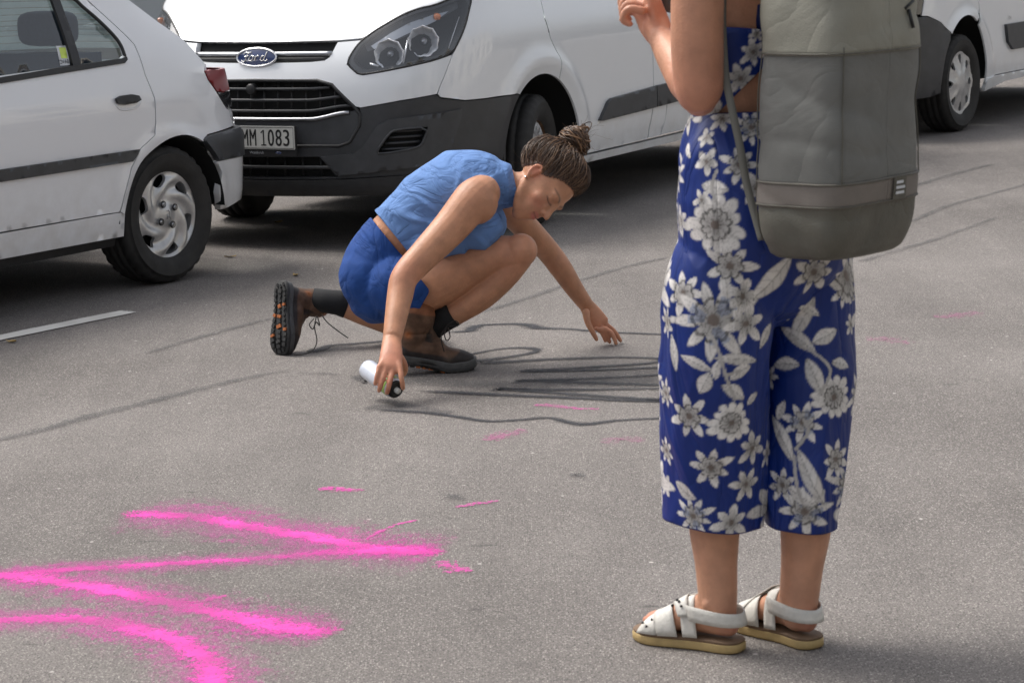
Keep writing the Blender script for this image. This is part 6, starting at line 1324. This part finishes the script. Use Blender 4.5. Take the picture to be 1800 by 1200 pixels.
# ---------------------------------------------------------------- paint, tar and small things on the road
def paint_mat(name, col, dens, soft, grain, gscale=260., thr=.5, wear=.55):
    """sprayed or worn paint: covers where profile plus grain exceeds a threshold; UV.y runs across the stroke from 0 to 1"""
    m = bpy.data.materials.new(name); m.use_nodes = True; t = m.node_tree; L = t.links.new; b = t.nodes['Principled BSDF']; b.inputs['Base Color'].default_value = (*col, 1); b.inputs['Roughness'].default_value = .8
    uv = N(t, 'UVMap'); sp = N(t, 'SeparateXYZ'); L(uv.outputs[0], sp.inputs[0])
    def math_(op, a, b_=None):
        n = N(t, 'Math', _operation=op)
        for i, v in enumerate((a, b_)):
            if v is None: continue
            if isinstance(v, (int, float)): n.inputs[i].default_value = v
            else: L(v, n.inputs[i])
        return n.outputs[0]
    across = math_('ABSOLUTE', math_('SUBTRACT', math_('MULTIPLY', sp.outputs[1], 2.), 1.))
    tc = N(t, 'TexCoord'); wn = N(t, 'TexNoise', Scale=7., Detail=4.); L(tc.outputs['Object'], wn.inputs[0])
    prof = N(t, 'MapRange', _interpolation_type='SMOOTHSTEP'); prof.inputs['From Min'].default_value = 1.0; prof.inputs['From Max'].default_value = 1.0-soft; L(math_('ADD', across, math_('MULTIPLY', math_('SUBTRACT', wn.outputs[0], .5), .35)), prof.inputs[0])
    ends = N(t, 'MapRange', _interpolation_type='SMOOTHSTEP'); ends.inputs['From Max'].default_value = .09; L(math_('MINIMUM', sp.outputs[0], math_('SUBTRACT', 1., sp.outputs[0])), ends.inputs[0])
    cov = math_('MULTIPLY', prof.outputs[0], ends.outputs[0])
    g = N(t, 'TexNoise', Scale=gscale, Detail=3., Roughness=.7); L(tc.outputs['Object'], g.inputs[0]); g2 = N(t, 'TexNoise', Scale=24., Detail=5., Roughness=.65); L(tc.outputs['Object'], g2.inputs[0])
    gg = math_('ADD', math_('MULTIPLY', math_('SUBTRACT', g.outputs[0], .5), grain), math_('MULTIPLY', math_('SUBTRACT', g2.outputs[0], .5), grain*.55))
    al = N(t, 'MapRange', _interpolation_type='SMOOTHSTEP'); al.inputs['From Min'].default_value = thr-.22; al.inputs['From Max'].default_value = thr+.22; L(math_('ADD', cov, gg), al.inputs[0])
    lo = N(t, 'TexNoise', Scale=4.5, Detail=3.); L(tc.outputs['Object'], lo.inputs[0]); wr = N(t, 'MapRange'); wr.inputs['From Min'].default_value = .36; wr.inputs['From Max'].default_value = .58; wr.inputs['To Min'].default_value = wear; L(lo.outputs[0], wr.inputs[0])
    a = math_('MULTIPLY', math_('MULTIPLY', math_('MULTIPLY', al.outputs[0], dens), wr.outputs[0]), math_('MINIMUM', math_('MULTIPLY', cov, 6.), 1.)); L(a, b.inputs['Alpha'])
    MATS[name] = m
paint_mat('pink_core', (.80, .07, .44), .86, 1.0, 3.4, 120., .52, .40); paint_mat('pink_mist', (.66, .07, .40), .45, 1.0, 3.2, 190., .72)
paint_mat('pink_smear', (.74, .08, .42), .62, 1.0, 4.2, 90., .74, .3); paint_mat('black_spray', (.028, .030, .038), .68, 1.0, .7, 150., .46, .8); paint_mat('black_mist', (.04, .042, .05), .42, 1.0, 1.4, 150., .70)
paint_mat('tar', (.065, .066, .070), .36, .9, 3.0, 110., .58); paint_mat('line_white', (.70, .68, .64), .93, .12, .8, 120., .33, .85)
paint_mat('pink_faint', (.58, .11, .34), .30, 1.0, 4.5, 60., .78)
ZL = [.001]
def ribbon(name, pts, m, n=10, label=None, cat=None, group=None, w=None, parent=None, kind=None):
    """stroke on the road: pts = (px, py, width in metres)"""
    C = catmull([tuple(G(p[0], p[1]))[:2]+(p[2],) for p in pts], n); V = []; F = []; k = len(C); ZL[0] += .00007
    for i in range(k):
        t = C[min(i+1, k-1)][:2]-C[max(i-1, 0)][:2]; t = t/(np.linalg.norm(t)+1e-9); s = np.array([-t[1], t[0]])*C[i][2]/2
        V += [(*(C[i][:2]-s), ZL[0]), (*(C[i][:2]+s), ZL[0])]
    for i in range(k-1): F.append((2*i, 2*i+1, 2*i+3, 2*i+2))
    me = bpy.data.meshes.new(name); me.from_pydata(V, [], F); uv = me.uv_layers.new(name='UVMap')
    for p in me.polygons:
        for li in p.loop_indices: vi = me.loops[li].vertex_index; uv.data[li].uv = ((vi//2)/(k-1), vi % 2)
    o = link(name, me, m, parent); tag(o, label, cat, group, kind); return o
# pink zigzag in the foreground
pz = tag(empty('pink_spray_marking', G(300, 1010)), 'bright pink zigzag and curve sprayed on the asphalt in the foreground', 'graffiti')
pz.location = (0, 0, 0)
for pts, mw in (([(205, 902, .10), (330, 908, .10), (450, 928, .10), (560, 946, .10), (640, 961, .11), (710, 968, .13), (790, 972, .11)], .30), ([(-30, 1016, .10), (80, 1004, .07), (220, 995, .06), (400, 985, .06), (560, 973, .07), (680, 968, .12), (780, 972, .10)], .16), ([(-40, 1008, .08), (60, 1016, .11), (150, 1030, .10), (280, 1055, .10), (400, 1081, .10), (500, 1103, .12), (610, 1113, .08)], .22), ([(-60, 1096, .07), (60, 1087, .09), (170, 1092, .10), (270, 1112, .10), (335, 1140, .10), (372, 1180, .11), (372, 1260, .11)], .22)):
    ribbon('overspray', [(a, b, w+mw*1.5) for a, b, w in pts], 'pink_mist', parent=pz); ribbon('stroke', [(a, b, w*1.18) for a, b, w in pts], 'pink_core', parent=pz)
for pts in ([(640, 950, .02), (690, 925, .03), (740, 913, .02)], [(770, 985, .08), (800, 1000, .10), (830, 1005, .05)], [(330, 1062, .05), (370, 1052, .06), (400, 1047, .03)], [(440, 1112, .05), (490, 1110, .05), (560, 1108, .04)], [(235, 1150, .02), (247, 1150, .03), (258, 1150, .02)]): ribbon('splash', pts, 'pink_smear', parent=pz)
for k, (lab, pts, m) in enumerate((('small pink paint smear left of the dark spot mid-road', [(560, 858, .06), (600, 861, .09), (640, 863, .05)], 'pink_smear'), ('pink paint smear between the black strokes and the wavy black line', [(935, 712, .05), (970, 714, .09), (1010, 718, .06), (1060, 720, .05)], 'pink_smear'), ('faint pink smear below the wavy black line', [(855, 776, .12), (885, 765, .16), (925, 755, .10)], 'pink_faint'), ('faint pink smear close to the floral trousers, below the wavy line', [(1060, 780, .09), (1095, 772, .14), (1130, 778, .09)], 'pink_faint'), ('thin pink paint dash right of the dark spot', [(800, 893, .03), (835, 886, .06), (880, 880, .03)], 'pink_smear'), ('faint pink dash right of the trousers at knee height', [(1520, 598, .10), (1565, 597, .16), (1600, 606, .08)], 'pink_faint'), ('faint pink dash far right beyond the standing woman', [(1640, 558, .14), (1690, 554, .2), (1720, 548, .1)], 'pink_faint'))):
    ribbon('pink_smear', pts, m, label=lab, cat='paint smear', group='pink paint smears on the road')
# black drawing under the can
bd_ = tag(empty('black_spray_drawing'), 'looping black spray-paint lines being drawn on the road before the crouching woman', 'graffiti')
B = [([(640, 718, .05), (705, 723, .05), (760, 727, .045), (810, 734, .04), (860, 741, .04), (920, 738, .04), (965, 735, .04), (1000, 743, .05), (1030, 746, .06), (1080, 740, .05), (1130, 737, .04), (1180, 735, .04), (1300, 730, .04)], .045),
     ([(535, 618, .08), (560, 616, .10), (580, 608, .06), (620, 605, .05), (680, 600, .05), (720, 597, .05)], .05), ([(770, 584, .06), (820, 583, .06), (832, 576, .07), (850, 572, .05), (900, 570, .05), (930, 572, .08), (945, 577, .09), (1000, 579, .05), (1060, 584, .04), (1180, 589, .045), (1300, 592, .045)], .06),
     ([(810, 628, .035), (860, 617, .035), (905, 612, .04), (940, 614, .06), (935, 621, .05), (880, 630, .06), (830, 636, .07), (790, 640, .06)], .05), ([(820, 641, .09), (900, 636, .08), (1000, 631, .06), (1100, 629, .05), (1165, 632, .05), (1140, 639, .05), (1040, 646, .06), (960, 651, .07), (905, 652, .06)], .05),
     ([(905, 653, .07), (980, 653, .05), (1080, 650, .05), (1180, 646, .05), (1280, 644, .05)], .05), ([(1240, 655, .04), (1120, 662, .04), (1020, 667, .05), (950, 669, .06), (912, 670, .05), (960, 671, .06), (1080, 675, .06), (1220, 680, .05)], .05), ([(1240, 682, .05), (1140, 684, .05), (1000, 686, .06), (930, 685, .06), (880, 684, .05), (930, 688, .06), (1010, 694, .06), (1110, 701, .06), (1165, 705, .07), (1090, 704, .06), (980, 699, .06), (880, 695, .06), (780, 690, .06), (705, 688, .04)], .07)]
for pts, wd in B:
    ribbon('overspray', [(a, b, w*2.2) for a, b, w in pts], 'black_mist', parent=bd_); ribbon('stroke', [(a, b, w*.9) for a, b, w in pts], 'black_spray', parent=bd_)
ribbon('overspray', [(640, 716, .15), (690, 718, .32), (740, 722, .24), (800, 728, .12)], 'black_mist', parent=bd_); ribbon('overspray', [(610, 668, .2), (660, 665, .35), (720, 672, .3), (860, 676, .35), (1000, 672, .4), (1200, 670, .4)], 'black_mist', parent=bd_)
# tar seams and scuffs
seams = [('long dark tar seam crossing the road at the left', [(-60, 785, .10), (60, 760, .10), (150, 735, .11), (260, 708, .10), (350, 685, .09), (440, 664, .07), (520, 650, .04)]), ('dark tar seam running behind the crouching woman\'s far arm', [(840, 552, .06), (930, 524, .07), (1000, 500, .07), (1100, 470, .07), (1180, 452, .05)]), ('upper thin crack to the right of the backpack', [(1600, 392, .06), (1660, 365, .08), (1730, 345, .07), (1830, 318, .06)]), ('short dark seam right of the backpack\'s label', [(1600, 330, .08), (1660, 312, .10), (1730, 293, .08), (1760, 288, .05)]), ('faint grey seam between the white line and the kneeling boot', [(250, 625, .05), (330, 600, .07), (420, 575, .06), (480, 560, .04)]), ('lower faint seam right of the backpack', [(1510, 462, .07), (1580, 440, .07), (1650, 420, .06), (1760, 380, .05)])]
for lab, pts in seams: ribbon('tar_seam', pts, 'tar', label=lab, cat='tar seam', group='tar seams in the asphalt')
for lab, pts in (('small dark oil spot on the road below the wavy line', [(782, 871, .05), (797, 874, .085), (814, 880, .04)]), ('dark scuff on the asphalt left of the spray can', [(520, 657, .03), (560, 657, .05), (600, 660, .03)]), ('faint dark scuff low on the road at the right', [(1000, 838, .03), (1015, 836, .06), (1030, 840, .03)])): ribbon('road_stain', pts, 'tar', label=lab, cat='stain', group='dark stains on the asphalt')
# parking line
ribbon('parking_line', [(-260, 652, .10), (-120, 622, .10), (0, 595, .10), (120, 570, .10), (236, 546.5, .10)], 'line_white', label='white painted parking line beside the hatchback\'s shadow', cat='road marking')
# fallen leaves
mat('dry_leaf', (.30, .20, .06), .7, var=.3, vscale=80)
for lab, px, py in (('dry yellow leaf on the road right of the hatchback wheel', 405, 453), ('dry leaf lying by the white parking line', 20, 602), ('dry leaf on the road above the kneeling boot', 520, 485), ('dry leaf under the edge of the white van', 490, 392)):
    g = G(px, py); V = []; F = []
    for i, t in enumerate(np.linspace(-1, 1, 7)):
        hw = .013*(1-t*t)**.8; V += [(t*.028, -hw, .006+.006*t*t), (t*.028, 0, .003+.004*t*t), (t*.028, hw, .009+.003*t)]
    for i in range(6): F += [(3*i, 3*i+1, 3*i+4, 3*i+3), (3*i+1, 3*i+2, 3*i+5, 3*i+4)]
    o = mesh_obj('leaf', V, F, 'dry_leaf'); o.location = g; o.rotation_euler = (0, 0, random.uniform(0, 6)); tag(o, lab, 'leaf', 'dry leaves on the road')
